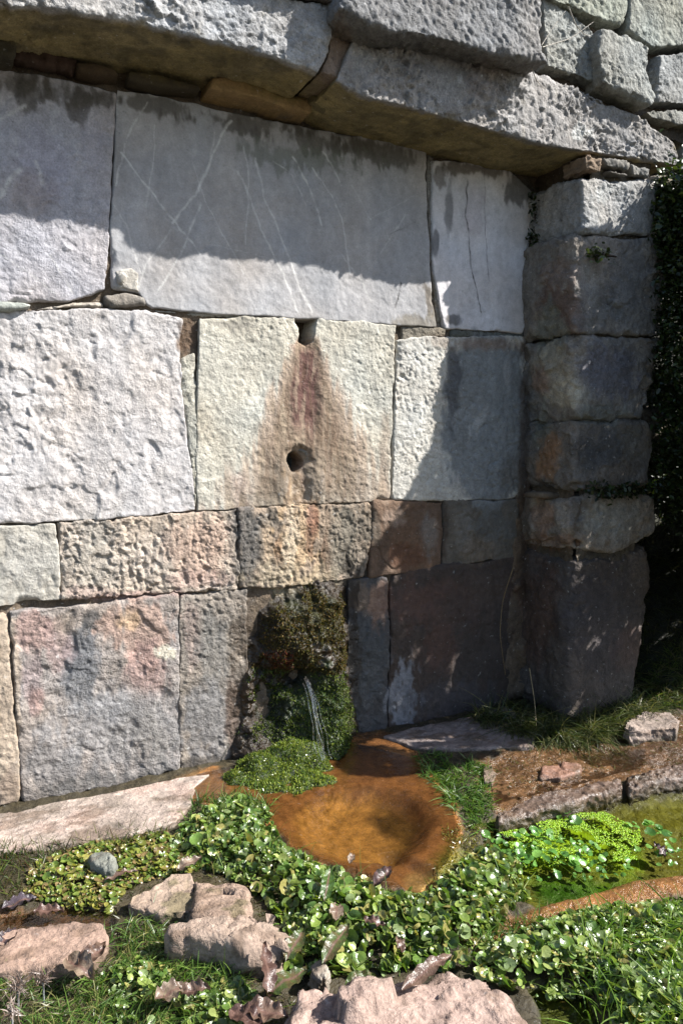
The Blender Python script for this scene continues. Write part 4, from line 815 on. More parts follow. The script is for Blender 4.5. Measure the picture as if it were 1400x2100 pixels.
# ---- blades, leaves: generic batch builders
def frames(D):
    D = D / np.linalg.norm(D, axis=1)[:, None]
    a = np.where(np.abs(D[:, 2:3]) < .9, np.array([[0, 0, 1.]]), np.array([[1., 0, 0]]))
    S = np.cross(D, a); S /= np.linalg.norm(S, axis=1)[:, None]; return D, S, np.cross(S, D)
def blades(P, D, L, Wd, bend, cols, seg=4, twist=None):
    """grass blades: roots P, start direction D, length L, width Wd, bend = sideways/down pull vector per blade."""
    n = len(P); D, S, Nn = frames(D)
    ang = rng.uniform(0, 2 * np.pi, n) if twist is None else twist
    S2 = S * np.cos(ang)[:, None] + Nn * np.sin(ang)[:, None]
    Vs = []; Cs = []
    for k in range(seg + 1):
        t = k / seg; c = P + D * (L * t)[:, None] + bend * ((L * t * t)[:, None])
        wdt = Wd * (1 - t ** 1.6) * (.75 + .5 * min(t * 3, 1)) * .5
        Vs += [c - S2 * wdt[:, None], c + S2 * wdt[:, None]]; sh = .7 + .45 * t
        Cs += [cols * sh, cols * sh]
    Vv = np.stack(Vs, 1).reshape(-1, 3); Cc = np.stack(Cs, 1).reshape(-1, 3)
    b0 = (np.arange(n) * (2 * (seg + 1)))[:, None, None]
    q = np.array([[2 * k, 2 * k + 1, 2 * k + 3, 2 * k + 2] for k in range(seg)])[None]
    return Vv, (b0 + q).reshape(-1, 4), Cc
def palette(cs, n, k=.55, var=.25):
    c = np.array([srgb(*x, k) for x in cs]); i = rng.integers(0, len(cs), n)
    return c[i] * rng.uniform(1 - var, 1 + var, n)[:, None]
def merge(parts):
    Vs, Fs, Cs = [], [], []; o = 0
    for a, b, c in parts: Vs.append(a); Fs.append(b + o); Cs.append(c); o += len(a)
    return np.concatenate(Vs), np.concatenate(Fs), np.concatenate(Cs)
def sample_poly(poly, n, z=0.0):
    q = gxy(poly, z); lo, hi = q.min(0), q.max(0); o = []
    tot = 0
    while tot < n:
        c = rng.uniform(lo, hi, (n * 2, 2)); c = c[inside(c[:, 0], c[:, 1], [tuple(a) for a in q])]; o.append(c); tot += len(c)
    return np.concatenate(o)[:n]
def clumped(poly, n, cl=14, sd=.03):
    c = sample_poly(poly, max(3, n // cl)); p = c[rng.integers(0, len(c), n)] + rng.normal(0, sd, (n, 2)); q = gxy(poly)
    return p[inside(p[:, 0], p[:, 1], [tuple(a) for a in q])]
def leaf_proto(nr=2, na=9, cup=.25, wav=.12, asp=1.0, heart=.15, seed=0):
    """round cress leaf of unit radius, cupped, notched at the stalk, with a raised rim wave."""
    r_ = np.random.default_rng(seed); V = [(0, 0, 0)]; 
    ph = r_.uniform(0, 6.28)
    for i in range(1, nr + 1):
        rr = i / nr
        for j in range(na):
            a = 2 * math.pi * j / na; R = rr * (1 - heart * rr * max(0, math.cos(a)) ** 6 * 1.6)
            V.append((R * math.cos(a), R * math.sin(a) * asp, cup * rr ** 2 + wav * rr * math.sin(2 * a + ph) - .06 * (1 - abs(math.sin(a)))))
    F = []
    for j in range(na): F.append((0, 1 + j, 1 + (j + 1) % na, 1 + (j + 1) % na))
    T = [(0, 1 + j, 1 + (j + 1) % na) for j in range(na)]
    for i in range(1, nr):
        for j in range(na):
            a = 1 + (i - 1) * na + j; b = 1 + (i - 1) * na + (j + 1) % na; c = a + na; d = b + na
            T += [(a, c, d), (a, d, b)]
    return np.array(V, float), np.array(T)
LP = [leaf_proto(2, 9, .22, .10, .95, .2, 1), leaf_proto(2, 9, -.18, .12, .85, .15, 2), leaf_proto(2, 9, .35, .06, 1.0, .25, 3), leaf_proto(2, 9, .12, .18, .62, .1, 4), leaf_proto(2, 9, -.1, .2, .48, 0, 7)]
def rotm(yaw_, tiltx, tilty):
    n = len(yaw_); cy_, sy_ = np.cos(yaw_), np.sin(yaw_)
    Rz = np.zeros((n, 3, 3)); Rz[:, 0, 0] = cy_; Rz[:, 0, 1] = -sy_; Rz[:, 1, 0] = sy_; Rz[:, 1, 1] = cy_; Rz[:, 2, 2] = 1
    cx_, sx_ = np.cos(tiltx), np.sin(tiltx); Rx = np.zeros((n, 3, 3)); Rx[:, 0, 0] = 1; Rx[:, 1, 1] = cx_; Rx[:, 1, 2] = -sx_; Rx[:, 2, 1] = sx_; Rx[:, 2, 2] = cx_
    c_, s_ = np.cos(tilty), np.sin(tilty); Ry = np.zeros((n, 3, 3)); Ry[:, 1, 1] = 1; Ry[:, 0, 0] = c_; Ry[:, 0, 2] = s_; Ry[:, 2, 0] = -s_; Ry[:, 2, 2] = c_
    return Rx @ Ry @ Rz
def leaves(P, R, Rm, cols, protos=LP):
    parts = []; k = rng.integers(0, len(protos), len(P))
    for i, (Vp, Tp) in enumerate(protos):
        s = k == i; n = s.sum()
        if not n: continue
        Vv = np.einsum('nij,vj->nvi', Rm[s], Vp) * R[s][:, None, None] + P[s][:, None, :]
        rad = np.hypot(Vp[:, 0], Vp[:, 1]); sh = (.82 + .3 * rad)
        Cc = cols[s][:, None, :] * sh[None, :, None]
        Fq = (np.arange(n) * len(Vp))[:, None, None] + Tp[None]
        parts.append((Vv.reshape(-1, 3), Fq.reshape(-1, 3), Cc.reshape(-1, 3)))
    return merge(parts)
def put(name, VFC, mat, parent=None, loc=None, **k):
    V_, F_, C_ = VFC
    if loc is not None: V_ = V_ - np.array(loc)
    return link(name, fastmesh(name, V_, F_, C_), mat, parent, **k)

# ---- moss tufts: over the mound (bright, wet) and over the crust (dark, reddish, green)
n = 22000
a = rng.uniform(0, 2 * np.pi, n); r = np.sqrt(rng.uniform(0, 1, n)) * 1.2
X = mc[0] + .25 * r * np.cos(a); Y = mc[1] + .06 + .20 * r * np.sin(a); Z = mound_z(X, Y)
cb = crust_b(*proj(np.stack([X, 0 * X, Z], 1)), np.stack([X, 0 * X, Z], 1))
s = (Z > -.006) & (Y < .01) & (Z > gz_at(X, Y) - .002) & (bowl_t(X, Y) > .93); P = np.stack([X, Y, Z], 1)[s]
D = rng.normal(0, .55, P.shape) + np.array([0, -.25, 1.0])
pc = palette([(136, 156, 66), (110, 136, 56), (166, 178, 88), (80, 108, 44), (150, 160, 64)], len(P), .66, .32)
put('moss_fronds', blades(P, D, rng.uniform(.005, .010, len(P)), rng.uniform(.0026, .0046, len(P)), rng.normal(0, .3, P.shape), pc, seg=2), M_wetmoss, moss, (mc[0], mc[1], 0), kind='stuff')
n = 60000
X = rng.uniform(x0, x1, n); Zz = rng.uniform(0, zt, n); Q = np.stack([X, 0 * X, Zz], 1); px, py = proj(Q); b = crust_b(px, py, Q)
nz_ = fbm(Q, 14, 2, 99)
mk = np.exp(-((px - 645) / 60) ** 2 - ((py - 1255) / 52) ** 2) + np.exp(-((px - 580) / 52) ** 2 - ((py - 1320) / 70) ** 2) + 1.1 * np.exp(-((px - 645) / 62) ** 2 - ((py - 1480) / 140) ** 2) + .9 * np.exp(-((px - 560) / 46) ** 2 - ((py - 1500) / 100) ** 2) + .45 * np.exp(-((px - 690) / 26) ** 2 - ((py - 1400) / 120) ** 2)
hole = np.exp(-((px - 603) / 34) ** 2 - ((py - 1388) / 28) ** 2)
s = (b > -.01) & (mk + .9 * nz_ + rng.normal(0, .12, len(px)) > .5) & (hole < .5)
P = np.stack([X, -b, Zz], 1)[s]; pxs, pys = px[s], py[s]
D = rng.normal(0, .9, P.shape) + np.array([0, -.9, .3])
low = pys > 1370
pc = np.where(low[:, None], palette([(96, 120, 36), (66, 88, 28), (136, 152, 54), (44, 60, 22), (30, 38, 14), (84, 88, 34)], len(P), .6, .35), palette([(84, 86, 28), (60, 62, 22), (104, 78, 32), (54, 44, 18), (120, 112, 44), (134, 108, 50)], len(P), .55, .35))
red = (np.abs(pxs - 560) < 26) & (np.abs(pys - 1345) < 20) & (rng.random(len(P)) < .6); pc[red] = srgb(120, 52, 24, .5)
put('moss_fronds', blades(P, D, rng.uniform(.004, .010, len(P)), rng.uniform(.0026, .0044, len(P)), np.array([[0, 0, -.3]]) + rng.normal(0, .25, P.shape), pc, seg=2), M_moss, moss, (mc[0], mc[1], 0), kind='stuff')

# ---- falling water: a few thin glassy threads
def tube(pts, rad, ns=7):
    pts = np.asarray(pts, float); T = np.gradient(pts, axis=0); T, S, Nn = frames(T); a = np.linspace(0, 2 * np.pi, ns, endpoint=False)
    rad = np.broadcast_to(rad, (len(pts),))
    Vv = pts[:, None] + (S[:, None] * np.cos(a)[None, :, None] + Nn[:, None] * np.sin(a)[None, :, None]) * rad[:, None, None]
    m_ = len(pts); g = np.arange(m_ * ns).reshape(m_, ns); F = np.stack([g[:-1], np.roll(g, -1, 1)[:-1], np.roll(g, -1, 1)[1:], g[1:]], -1).reshape(-1, 4)
    return Vv.reshape(-1, 3), F, np.tile(srgb(230, 235, 235), (m_ * ns, 1))
fall = []
for dx, a0, w0, spread in [(0, 1388, .0042, .0), (5, 1394, .0034, .008), (-5, 1402, .0026, -.006), (12, 1410, .0022, .016), (3, 1396, .0036, .004), (-2, 1392, .003, .010)]:
    t = np.linspace(0, 1, 40); s0 = W(np.array([626. + dx]), np.array([float(a0)]), -.15)[0]
    zz = s0[2] * (1 - t) + .05 * t
    pts = np.stack([s0[0] + .014 * t + spread * t + .004 * np.sin(t * 13 + dx) * t, s0[1] - .085 * np.sqrt(t) - .01 * t + .003 * np.cos(t * 17 + dx) * t, zz], 1)
    fall.append(tube(pts, w0 * .72 * (.6 + .6 * np.sin(t * 11 + dx) ** 2 + .5 * np.sin(t * 31 + dx * 2) ** 4 * t)))
end = np.array([s0[0] + .02, s0[1] - .10, .055])
for _ in range(90):
    r_ = abs(rng.normal(0, .03)); a_ = rng.uniform(0, 6.28); c_ = end + np.array([r_ * math.cos(a_), r_ * math.sin(a_), rng.uniform(0, .03) + .03 * rng.random() ** 3]); rr_ = rng.uniform(.0009, .0022)
    z_ = np.linspace(-1, 1, 5); fall.append(tube(np.stack([c_[0] + 0 * z_, c_[1] + 0 * z_, c_[2] + z_ * rr_], 1), rr_ * np.sqrt(np.maximum(1 - z_ ** 2, .02)), 6))
put('water_trickle', merge(fall), M_fall, label='thin glassy trickle of water falling onto the moss cushion', category='water')

# ================================================================== PLANTS
BED1 = [(352, 1726), (420, 1668), (480, 1648), (545, 1668), (575, 1735), (655, 1785), (745, 1812), (810, 1842), (880, 1830), (930, 1785), (1000, 1735), (1060, 1760), (1085, 1830), (1035, 1880), (1000, 1950), (1000, 2000), (930, 1995), (860, 1985), (700, 2010), (600, 2020), (585, 1905), (520, 1830), (430, 1788), (350, 1770)]
BED2 = [(70, 1775), (180, 1728), (335, 1712), (430, 1760), (400, 1790), (270, 1815), (245, 1850), (225, 1868), (110, 1860), (50, 1830)]
BED3 = [(970, 2010), (1000, 1945), (1100, 1900), (1230, 1870), (1440, 1850), (1440, 2140), (1280, 2140), (1220, 2040), (1120, 2040), (1040, 2040)]
BED5 = [(215, 1990), (300, 1960), (370, 2000), (360, 2110), (220, 2120)]
BED4 = [(380, 2040), (480, 2020), (560, 2060), (540, 2140), (380, 2140)]
FLOAT = [(1020, 1700), (1120, 1690), (1200, 1720), (1300, 1760), (1290, 1790), (1180, 1800), (1090, 1800), (1030, 1770)]
def bed(name, label, poly, n, rad, hmax, cols, tilt_=.45, one=220, k=.6, extra=None):
    P = sample_poly(poly, n)
    nz2 = fbm(np.stack([P[:, 0], P[:, 1], 0 * P[:, 0]], 1), 7, 2, 120)
    keep = rng.random(len(P)) < np.clip(1.0 + 1.2 * nz2, .15, 1)
    if extra is not None: P = np.concatenate([P[keep], extra])
    else: P = P[keep]
    qp = gxy(poly); ed = np.clip(sdist(P[:, 0], P[:, 1], [tuple(a) for a in qp]) / .06, .25, 1)
    n = len(P); z = gz_at(P[:, 0], P[:, 1]); base = np.maximum(z, -.015)
    hh = base + .004 + hmax * ed * rng.uniform(.15, 1, n) ** .8 * (1 + .5 * fbm(np.stack([P[:, 0], P[:, 1], 0 * z], 1), 6, 2, 121))
    R = rng.uniform(rad[0], rad[1], n) * rng.choice([.4, .55, .75, 1, 1.2], n)
    Rm = rotm(rng.uniform(0, 6.28, n), rng.normal(.12, tilt_, n), rng.normal(.05, tilt_, n))
    C = palette(cols, n, k, .22); P3 = np.stack([P[:, 0], P[:, 1], hh], 1)
    C = C * (1 + .25 * fbm(P3, 5, 2, 122))[:, None]
    root = thing(name, label, 'watercress', (float(P[:, 0].mean()), float(P[:, 1].mean()), 0)); loc = np.array(root.location)
    # the leaves that show largest stand alone, the rest are one mass
    score = R / np.linalg.norm(P3 - CAM, axis=1) * (hh - base + .02); order = np.argsort(-score); top_ = order[:one]; rest = order[one:]
    for i in top_:
        Vp, Tp = LP[rng.integers(0, len(LP))]
        me = fastmesh('leaf', (Rm[i] @ Vp.T).T * R[i], Tp, C[i][None] * (.85 + .25 * np.hypot(Vp[:, 0], Vp[:, 1]))[:, None])
        o = link('leaf', me, M_cress, root); o.location = P3[i] - loc
    put('leaf_mass', leaves(P3[rest], R[rest], Rm[rest], C[rest]), M_cress, root, loc, kind='stuff')
    # stalks
    s = rng.random(n) < .45; Pb = P3[s].copy(); Pb[:, 2] = base[s] - .004; d = P3[s] - Pb; d[:, :2] += rng.normal(0, .01, (s.sum(), 2)); L = np.linalg.norm(d, axis=1)
    put('stalks', blades(Pb, d, L, np.full(len(L), .0022), np.zeros_like(d), palette([(120, 140, 70), (140, 120, 80)], len(L), .5), seg=2), M_grass, root, loc, kind='stuff')
    return root
GREEN = [(92, 124, 56), (112, 140, 62), (140, 164, 76), (118, 150, 70), (158, 178, 92), (176, 190, 112), (96, 128, 60), (148, 168, 112), (176, 168, 100), (120, 140, 80)]
bed('watercress_bed', 'glossy green cress bed wrapping the pool from slab to pond', BED1, 6600, (.007, .017), .042, GREEN, .62, one=280)
bed('watercress_bed', 'small yellowish cress patch below the pink slab at left', BED2, 2300, (.006, .011), .022, [(150, 158, 70), (128, 146, 66), (176, 170, 90), (110, 136, 58), (150, 128, 84)], .4, one=120)
bed('watercress_bed', 'dense shining cress bed in the bottom right corner', BED3, 6000, (.007, .015), .045, GREEN, .5, one=280)
bed('watercress_bed', 'little cress patch among dead leaves at the bottom edge', BED4, 420, (.007, .013), .03, GREEN, .4, one=60)
ex = []
for c in [(1335, 1690, 10), (1312, 1686, 6), (1352, 1695, 6), (1380, 1735, 10), (1395, 1715, 6), (1330, 1745, 7), (1365, 1760, 5), (1120, 1662, 4), (1170, 1680, 5), (1000, 1720, 8)]:
    q = gxy([(c[0], c[1])])[0]; ex.append(q + rng.normal(0, .02, (c[2], 2)))
bed('watercress_bed', 'thin scatter of small cress leaves in the grass below the flat left rock', BED5, 240, (.006, .011), .035, GREEN, .5, one=40)
bed('watercress_bed', 'sparse round cress leaves floating on the bright green pond', FLOAT, 170, (.009, .015), .016, [(110, 160, 70), (130, 176, 84), (92, 140, 66)], .28, one=160, extra=np.concatenate(ex))

def grass(name, label, poly, n, L, wd, cols, lean=(0, 0), spread=.45, droop=.5, cl=16, sd=.02, k=.5, mat=None, seg=4, zf=None, cat='grass', off=0.0):
    P = clumped(poly, n, cl, sd); n = len(P); z = gz_at(P[:, 0], P[:, 1]) if zf is None else zf(P)
    P3 = np.stack([P[:, 0], P[:, 1], z - .003 + off], 1)
    D = np.stack([rng.normal(lean[0], spread, n), rng.normal(lean[1], spread, n), np.ones(n)], 1)
    dr = np.stack([D[:, 0] * .5, D[:, 1] * .5, -np.abs(rng.normal(droop, droop * .5, n))], 1) + rng.normal(0, .12, (n, 3))
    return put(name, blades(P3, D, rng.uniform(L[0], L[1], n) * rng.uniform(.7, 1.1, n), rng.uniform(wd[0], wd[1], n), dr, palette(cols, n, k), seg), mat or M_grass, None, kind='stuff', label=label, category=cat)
GG = [(96, 140, 56), (120, 160, 70), (76, 118, 48), (140, 168, 84)]; GD = [(100, 142, 58), (124, 160, 72), (84, 120, 50), (166, 164, 100), (140, 170, 80)]
grass('grass', 'short bright grass between the pool rim and the mud', [(848, 1552), (900, 1545), (1000, 1570), (1010, 1620), (1015, 1680), (985, 1712), (940, 1690), (905, 1640), (870, 1600)], 1900, (.03, .06), (.0022, .0036), GG, lean=(-.35, -.3), spread=.5, droop=.35, cl=22)
grass('grass', 'scattered grass blades growing through the cress around the pool', BED1, 700, (.04, .11), (.0018, .003), GG + [(160, 150, 90)], spread=.5, droop=.4, cl=6, sd=.03)
grass('grass', 'scattered grass blades in the small cress patch at left', BED2, 160, (.04, .08), (.0016, .0026), GG + [(160, 150, 90)], spread=.5, droop=.4, cl=5, sd=.03)
grass('grass', 'spiky grass tuft on the left rim of the pool', [(375, 1668), (420, 1640), (500, 1636), (560, 1660), (560, 1700), (470, 1720), (390, 1710)], 800, (.04, .075), (.002, .0032), GG + [(60, 96, 40)], spread=.4, droop=.2, cl=18)
grass('grass', 'thin dark grass along the near edge of the pink slab', [(-40, 1800), (0, 1742), (160, 1728), (340, 1696), (360, 1720), (240, 1745), (140, 1760), (20, 1850)], 800, (.03, .07), (.0016, .0028), [(70, 92, 44), (96, 120, 56), (130, 140, 70), (110, 84, 52)], spread=.35, droop=.2, cl=14)
grass('grass', 'green grass around the flat rock in the left foreground', [(200, 1905), (300, 1890), (345, 1930), (420, 1950), (520, 1990), (480, 2140), (150, 2140), (190, 2010), (240, 1990)], 2600, (.035, .085), (.0016, .003), GD, lean=(.2, -.15), spread=.6, droop=.6, cl=26, sd=.028)
grass('grass', 'matted grass with dry bits in the bottom left corner', [(-60, 2010), (190, 1985), (260, 2010), (240, 2140), (-60, 2140)], 1500, (.03, .07), (.0014, .0026), GD + [(160, 150, 110)], spread=.7, droop=.6, cl=24)
grass('grass', 'long fresh grass blades in the bottom right corner', [(1130, 1900), (1300, 1880), (1440, 1860), (1440, 2140), (1200, 2140), (1180, 2000)], 420, (.08, .20), (.0026, .0042), [(130, 168, 70), (150, 184, 84), (110, 150, 62)], lean=(-.1, -.1), spread=.35, droop=.35, cl=12, sd=.03, seg=6)
grass('grass', 'fine grass on the wet bank beside the cress', [(960, 1930), (1080, 1890), (1200, 1880), (1240, 1900), (1100, 1940), (980, 1980)], 500, (.03, .06), (.0018, .003), GG + [(150, 110, 70)], spread=.5, droop=.2)
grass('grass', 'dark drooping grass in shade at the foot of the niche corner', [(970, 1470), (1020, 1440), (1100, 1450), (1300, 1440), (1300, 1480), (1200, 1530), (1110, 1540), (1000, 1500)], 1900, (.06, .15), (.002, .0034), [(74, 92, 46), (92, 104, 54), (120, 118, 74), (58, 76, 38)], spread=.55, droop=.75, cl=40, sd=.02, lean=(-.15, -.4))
grass('grass', 'sunlit grass and weeds on the right bank', [(1220, 1470), (1300, 1420), (1460, 1370), (1460, 1480), (1380, 1455), (1290, 1470)], 1300, (.04, .09), (.0022, .0036), [(130, 156, 72), (150, 170, 84), (96, 126, 56), (170, 160, 110)], spread=.5, droop=.4)
grass('grass', 'rough dry and green grass hanging from the bank behind the pillar', [(1300, 1440), (1330, 1180), (1380, 1000), (1500, 900), (1700, 1200), (1500, 1420)], 3000, (.08, .22), (.002, .0036), [(84, 100, 50), (110, 118, 64), (160, 150, 110), (66, 84, 40)], lean=(-.3, -.8), spread=.5, droop=.7, cl=30, sd=.04, seg=5)
# ground litter: moss and tiny weeds covering bare soil
grass('ground_moss', 'low yellowish moss on the right pool rim', [(900, 1700), (960, 1690), (1010, 1680), (1010, 1740), (940, 1800), (880, 1800), (920, 1750)], 2600, (.006, .014), (.002, .0034), [(160, 150, 60), (180, 170, 84), (130, 136, 50)], spread=.7, droop=.1, cl=30, seg=2, mat=M_wetmoss, cat='moss')
grass('ground_moss', 'dull moss and tiny weeds between the foreground stones', [(-60, 1740), (340, 1700), (520, 1830), (600, 1950), (980, 1990), (980, 2140), (-60, 2140)], 9000, (.006, .016), (.0022, .004), [(84, 92, 40), (110, 112, 50), (96, 80, 50), (66, 78, 32)], spread=.8, droop=.1, cl=60, sd=.05, seg=2, cat='moss')
grass('ground_moss', 'sparse moss and seedlings on the mud by the curb', [(1000, 1560), (1250, 1500), (1440, 1460), (1440, 1570), (1200, 1590), (1040, 1650)], 1500, (.006, .02), (.002, .0034), [(110, 120, 50), (140, 120, 80), (90, 76, 50)], spread=.8, droop=.1, cl=18, sd=.03, seg=2, cat='moss')
# sun glints come from real bubbles of algae on the pond
n = 9000; P = sample_poly([(1015, 1690), (1100, 1660), (1240, 1655), (1310, 1690), (1330, 1750), (1200, 1760), (1080, 1770)], n)
nn_ = fbm(np.stack([P[:, 0], P[:, 1], 0 * P[:, 0]], 1), 14, 3, 140); P = P[nn_ + rng.normal(0, .12, n) > -.02]; n = len(P)
Z = np.full(n, -.0165); R = rng.uniform(.0012, .0030, n)
sp_v = np.array([(0, 0, 1), (1, 0, 0), (0, 1, 0), (-1, 0, 0), (0, -1, 0), (.7, .7, .5), (-.7, .7, .5), (.7, -.7, .5), (-.7, -.7, .5)], float)
sp_f = np.array([(0, 5, 6), (0, 6, 8), (0, 8, 7), (0, 7, 5), (5, 2, 6), (6, 3, 8), (8, 4, 7), (7, 1, 5), (5, 1, 2), (6, 2, 3), (8, 3, 4), (7, 4, 1)])
Vv = (sp_v[None] * R[:, None, None] * np.array([1.3, 1.3, .5]) + np.stack([P[:, 0], P[:, 1], Z], 1)[:, None]).reshape(-1, 3)
Ff = ((np.arange(n) * 9)[:, None, None] + sp_f[None]).reshape(-1, 3)
Cc = np.repeat(palette([(170, 214, 40), (140, 190, 30), (190, 224, 70)], n, .6), 9, axis=0)
put('algae', (Vv, Ff, Cc), M_wetmoss, kind='stuff', label='bright lime green floating algae scum on the pond', category='algae')

# ---- dead leaves, one by one
def dead_leaf(name, label, px, py, z, L, Wd, yaw_, pitch_, roll_, cols, curl=.5, group=None, rib=(140, 108, 96)):
    nu, nv = 18, 8; u, v = np.meshgrid(np.linspace(0, 1, nu + 1), np.linspace(-1, 1, nv + 1), indexing='ij'); u = u.ravel(); v = v.ravel()
    wdt = Wd / 2 * np.sin(np.pi * np.clip(u, .0, 1) ** .8) ** .75 * (1 + .08 * np.sin(u * 31 + v * 2)); wdt = np.maximum(wdt, .0015)
    x = (u - .5) * L; y = v * wdt; rs = rng.uniform(0, 50)
    zz = .55 * curl * Wd * (v ** 2) * .6 - curl * L * .28 * (u - .5) ** 2 * 2 + .004 * np.sin(u * 26 + v * 3 + rs) * np.abs(v) + .003 * np.sin(u * 11 + rs)
    V_ = np.stack([x, y, zz], 1); q = G(np.array([px]), np.array([py]), z)[0]
    nz_ = fbm(V_, 60, 3, rs); c = srgb(*cols[0], .5)[None] * (1 - sstep(-.2, .4, nz_))[:, None] + srgb(*cols[1], .5)[None] * sstep(-.2, .4, nz_)[:, None]
    c = np.where((np.abs(v) < .2)[:, None], srgb(*rib, .5)[None], c)
    g = np.arange(len(u)).reshape(nu + 1, nv + 1); F_ = np.stack([g[:-1, :-1].ravel(), g[1:, :-1].ravel(), g[1:, 1:].ravel(), g[:-1, 1:].ravel()], 1)
    o = link(name, fastmesh(name, V_, F_, c), M_dead, None, label=label, category='leaf'); o.location = q; o.rotation_euler = (roll_ * .6, pitch_ * .6, yaw_)
    if group: o['group'] = group
    return o
R_ = math.radians; DL = 'dead leaves in the foreground'
PUR = [(120, 92, 82), (96, 70, 62)]; BRN = [(138, 112, 96), (96, 72, 62)]; OLV = [(84, 104, 52), (110, 96, 62)]; GRY = [(166, 146, 126), (130, 108, 92)]
DLs = [('purple leaf standing on edge beside the ledge rock', 548, 1985, .07, .115, .034, 75, -30, 50, PUR, .5), ('pinkish purple leaf lying on the cress below the pool', 690, 1868, .06, .075, .032, 60, 10, 10, GRY, .4),
 ('dark curled leaf at the near lip of the pool', 785, 1797, .05, .07, .034, 20, -14, 30, [(70, 62, 52), (112, 84, 84)], 1.0), ('small purple leaf right of the pinkish one', 768, 1890, .06, .055, .022, -50, 5, 15, PUR, .4),
 ('long crinkled brown leaf draped over the top of the boulder', 878, 1988, .10, .14, .03, 12, -6, 30, BRN, .5), ('broad dark green dying leaf tilted beside the ledge rock', 605, 1936, .06, .085, .04, 40, -12, 20, OLV, .4),
 ('long olive dying leaf pointing up to the right', 690, 1930, .07, .12, .036, 35, -10, 20, OLV, .5), ('wide olive brown leaf flat beside the white stone', 590, 2010, .05, .1, .045, 15, 4, 10, OLV, .3),
 ('dark green brown leaf tip at the left end of the boulder', 740, 2012, .08, .07, .036, 0, 10, 40, OLV, .6), ('maroon leaf stub at the bottom edge', 505, 2085, .05, .08, .045, -60, -8, 10, PUR, .4),
 ('dark grey leaf beside the maroon one', 545, 2075, .05, .09, .05, -40, 4, 10, BRN, .4), ('large light brown curled leaf on the flat left rock', 165, 1985, .05, .085, .05, -60, 8, 20, GRY, .9), ('second curled brown leaf touching the flat left rock', 190, 1960, .05, .07, .04, 30, -8, 30, BRN, .9),
 ('pale pink leaf among grass near the bottom', 352, 2035, .045, .07, .045, 10, 8, 10, GRY, .5), ('brown folded leaf right of the pale pink leaf', 400, 2030, .045, .06, .03, -20, -10, 30, BRN, .8),
 ('blackish wet leaf in the rill at left', 40, 1850, .012, .08, .04, 10, 0, 6, [(80, 70, 78), (110, 96, 104)], .5), ('purple wet leaf next to the blackish leaf in the rill', 100, 1868, .012, .07, .035, -20, 3, 8, PUR, .5),
 ('dark shrivelled leaf at the left edge beside the flat rock', 15, 1925, .03, .06, .035, 50, 10, 20, [(60, 50, 56), (90, 76, 80)], .9), ('greyish leaf on the cress above the pink rock', 388, 1770, .035, .07, .032, 10, -8, 20, GRY, .6),
 ('brown stick like leaf above the pink rock', 250, 1792, .03, .09, .016, 8, 2, 10, BRN, .5), ('dark green dock leaf rising at the pool lip', 672, 1810, .07, .10, .032, 55, -25, 20, [(72, 104, 44), (90, 120, 52)], .4), ('dark stub of a leaf standing in the pond', 1352, 1742, .0, .05, .03, 80, -30, 20, [(80, 60, 56), (60, 46, 44)], .6),
 ('narrow brown leaf across the lower cress', 820, 1935, .06, .06, .02, 70, 5, 20, BRN, .5), ('small brown leaf in the cress right of the boulder', 720, 1760, .05, .04, .02, 50, 5, 20, GRY, .5)]
for d_ in DLs: dead_leaf('dead_leaf', d_[0], d_[1], d_[2], d_[3], d_[4], d_[5], R_(d_[6]), R_(d_[7]), R_(d_[8]), d_[9], d_[10], group=DL)

n = 5200; X = rng.uniform(2.52, 3.5, n); Y = rng.uniform(-.38, .5, n); P = np.stack([X, Y, gz_at(X, Y) - .004], 1)
D = np.stack([rng.normal(-.25, .5, n), rng.normal(-.6, .5, n), np.ones(n)], 1)
put('grass', blades(P, D, rng.uniform(.07, .2, n), rng.uniform(.0024, .0042, n), np.stack([D[:, 0] * .4, D[:, 1] * .5, -np.abs(rng.normal(.8, .3, n))], 1), palette([(74, 92, 44), (96, 110, 54), (140, 132, 90), (60, 78, 36)], n, .5), 5), M_grass, kind='stuff', label='tangled dark grass covering the bank behind the pillar', category='grass')
# ---- thistle heads, dry stems, twigs
def spiky(px, py, z, n, L, cols, label):
    q = G(np.array([px]), np.array([py]), z)[0]; P = q + rng.normal(0, .006, (n, 3)); D = rng.normal(0, 1, (n, 3)) + np.array([0, 0, .3])
    V_, F_, C_ = blades(P, D, rng.uniform(.4, 1, n) * L, np.full(n, .0022), rng.normal(0, .3, (n, 3)), palette(cols, n, .55), 3)
    root = thing('thistle', label, 'thistle', tuple(float(a) for a in (q[0], q[1], 0)), 'dry thistle heads'); put('spiny_head', (V_, F_, C_), M_dead, root, (q[0], q[1], 0))
    sv, sf, sc = tube(np.array([[0, 0, -.01], [0, 0, z * .5], [0, 0, z]]), .002, 5); link('stem', fastmesh('stem', sv, sf, sc * .3), M_dead, root)
spiky(36, 2022, .06, 130, .034, [(176, 156, 146), (150, 126, 112), (196, 180, 170)], 'largest dry thistle head in the bottom left corner')
spiky(88, 2008, .06, 90, .026, [(176, 156, 146), (150, 126, 112)], 'dry thistle head right of the largest one')
spiky(24, 2072, .05, 80, .024, [(186, 170, 160), (150, 126, 112)], 'dry thistle head nearest the bottom left corner')
def stem(name, label, pts, rad, col, cat='stem', mat=None):
    pts = np.asarray(pts, float); t = np.linspace(0, 1, 16); tt = np.linspace(0, 1, len(pts)); P = np.stack([np.interp(t, tt, pts[:, i]) for i in range(3)], 1)
    for _ in range(2): P[1:-1] = (P[:-2] + 2 * P[1:-1] + P[2:]) / 4
    V_, F_, C_ = tube(P, np.linspace(rad, rad * .4, len(P)), 5); return put(name, (V_, F_, np.tile(srgb(*col, .55), (len(V_), 1))), M_dead, label=label, category=cat)
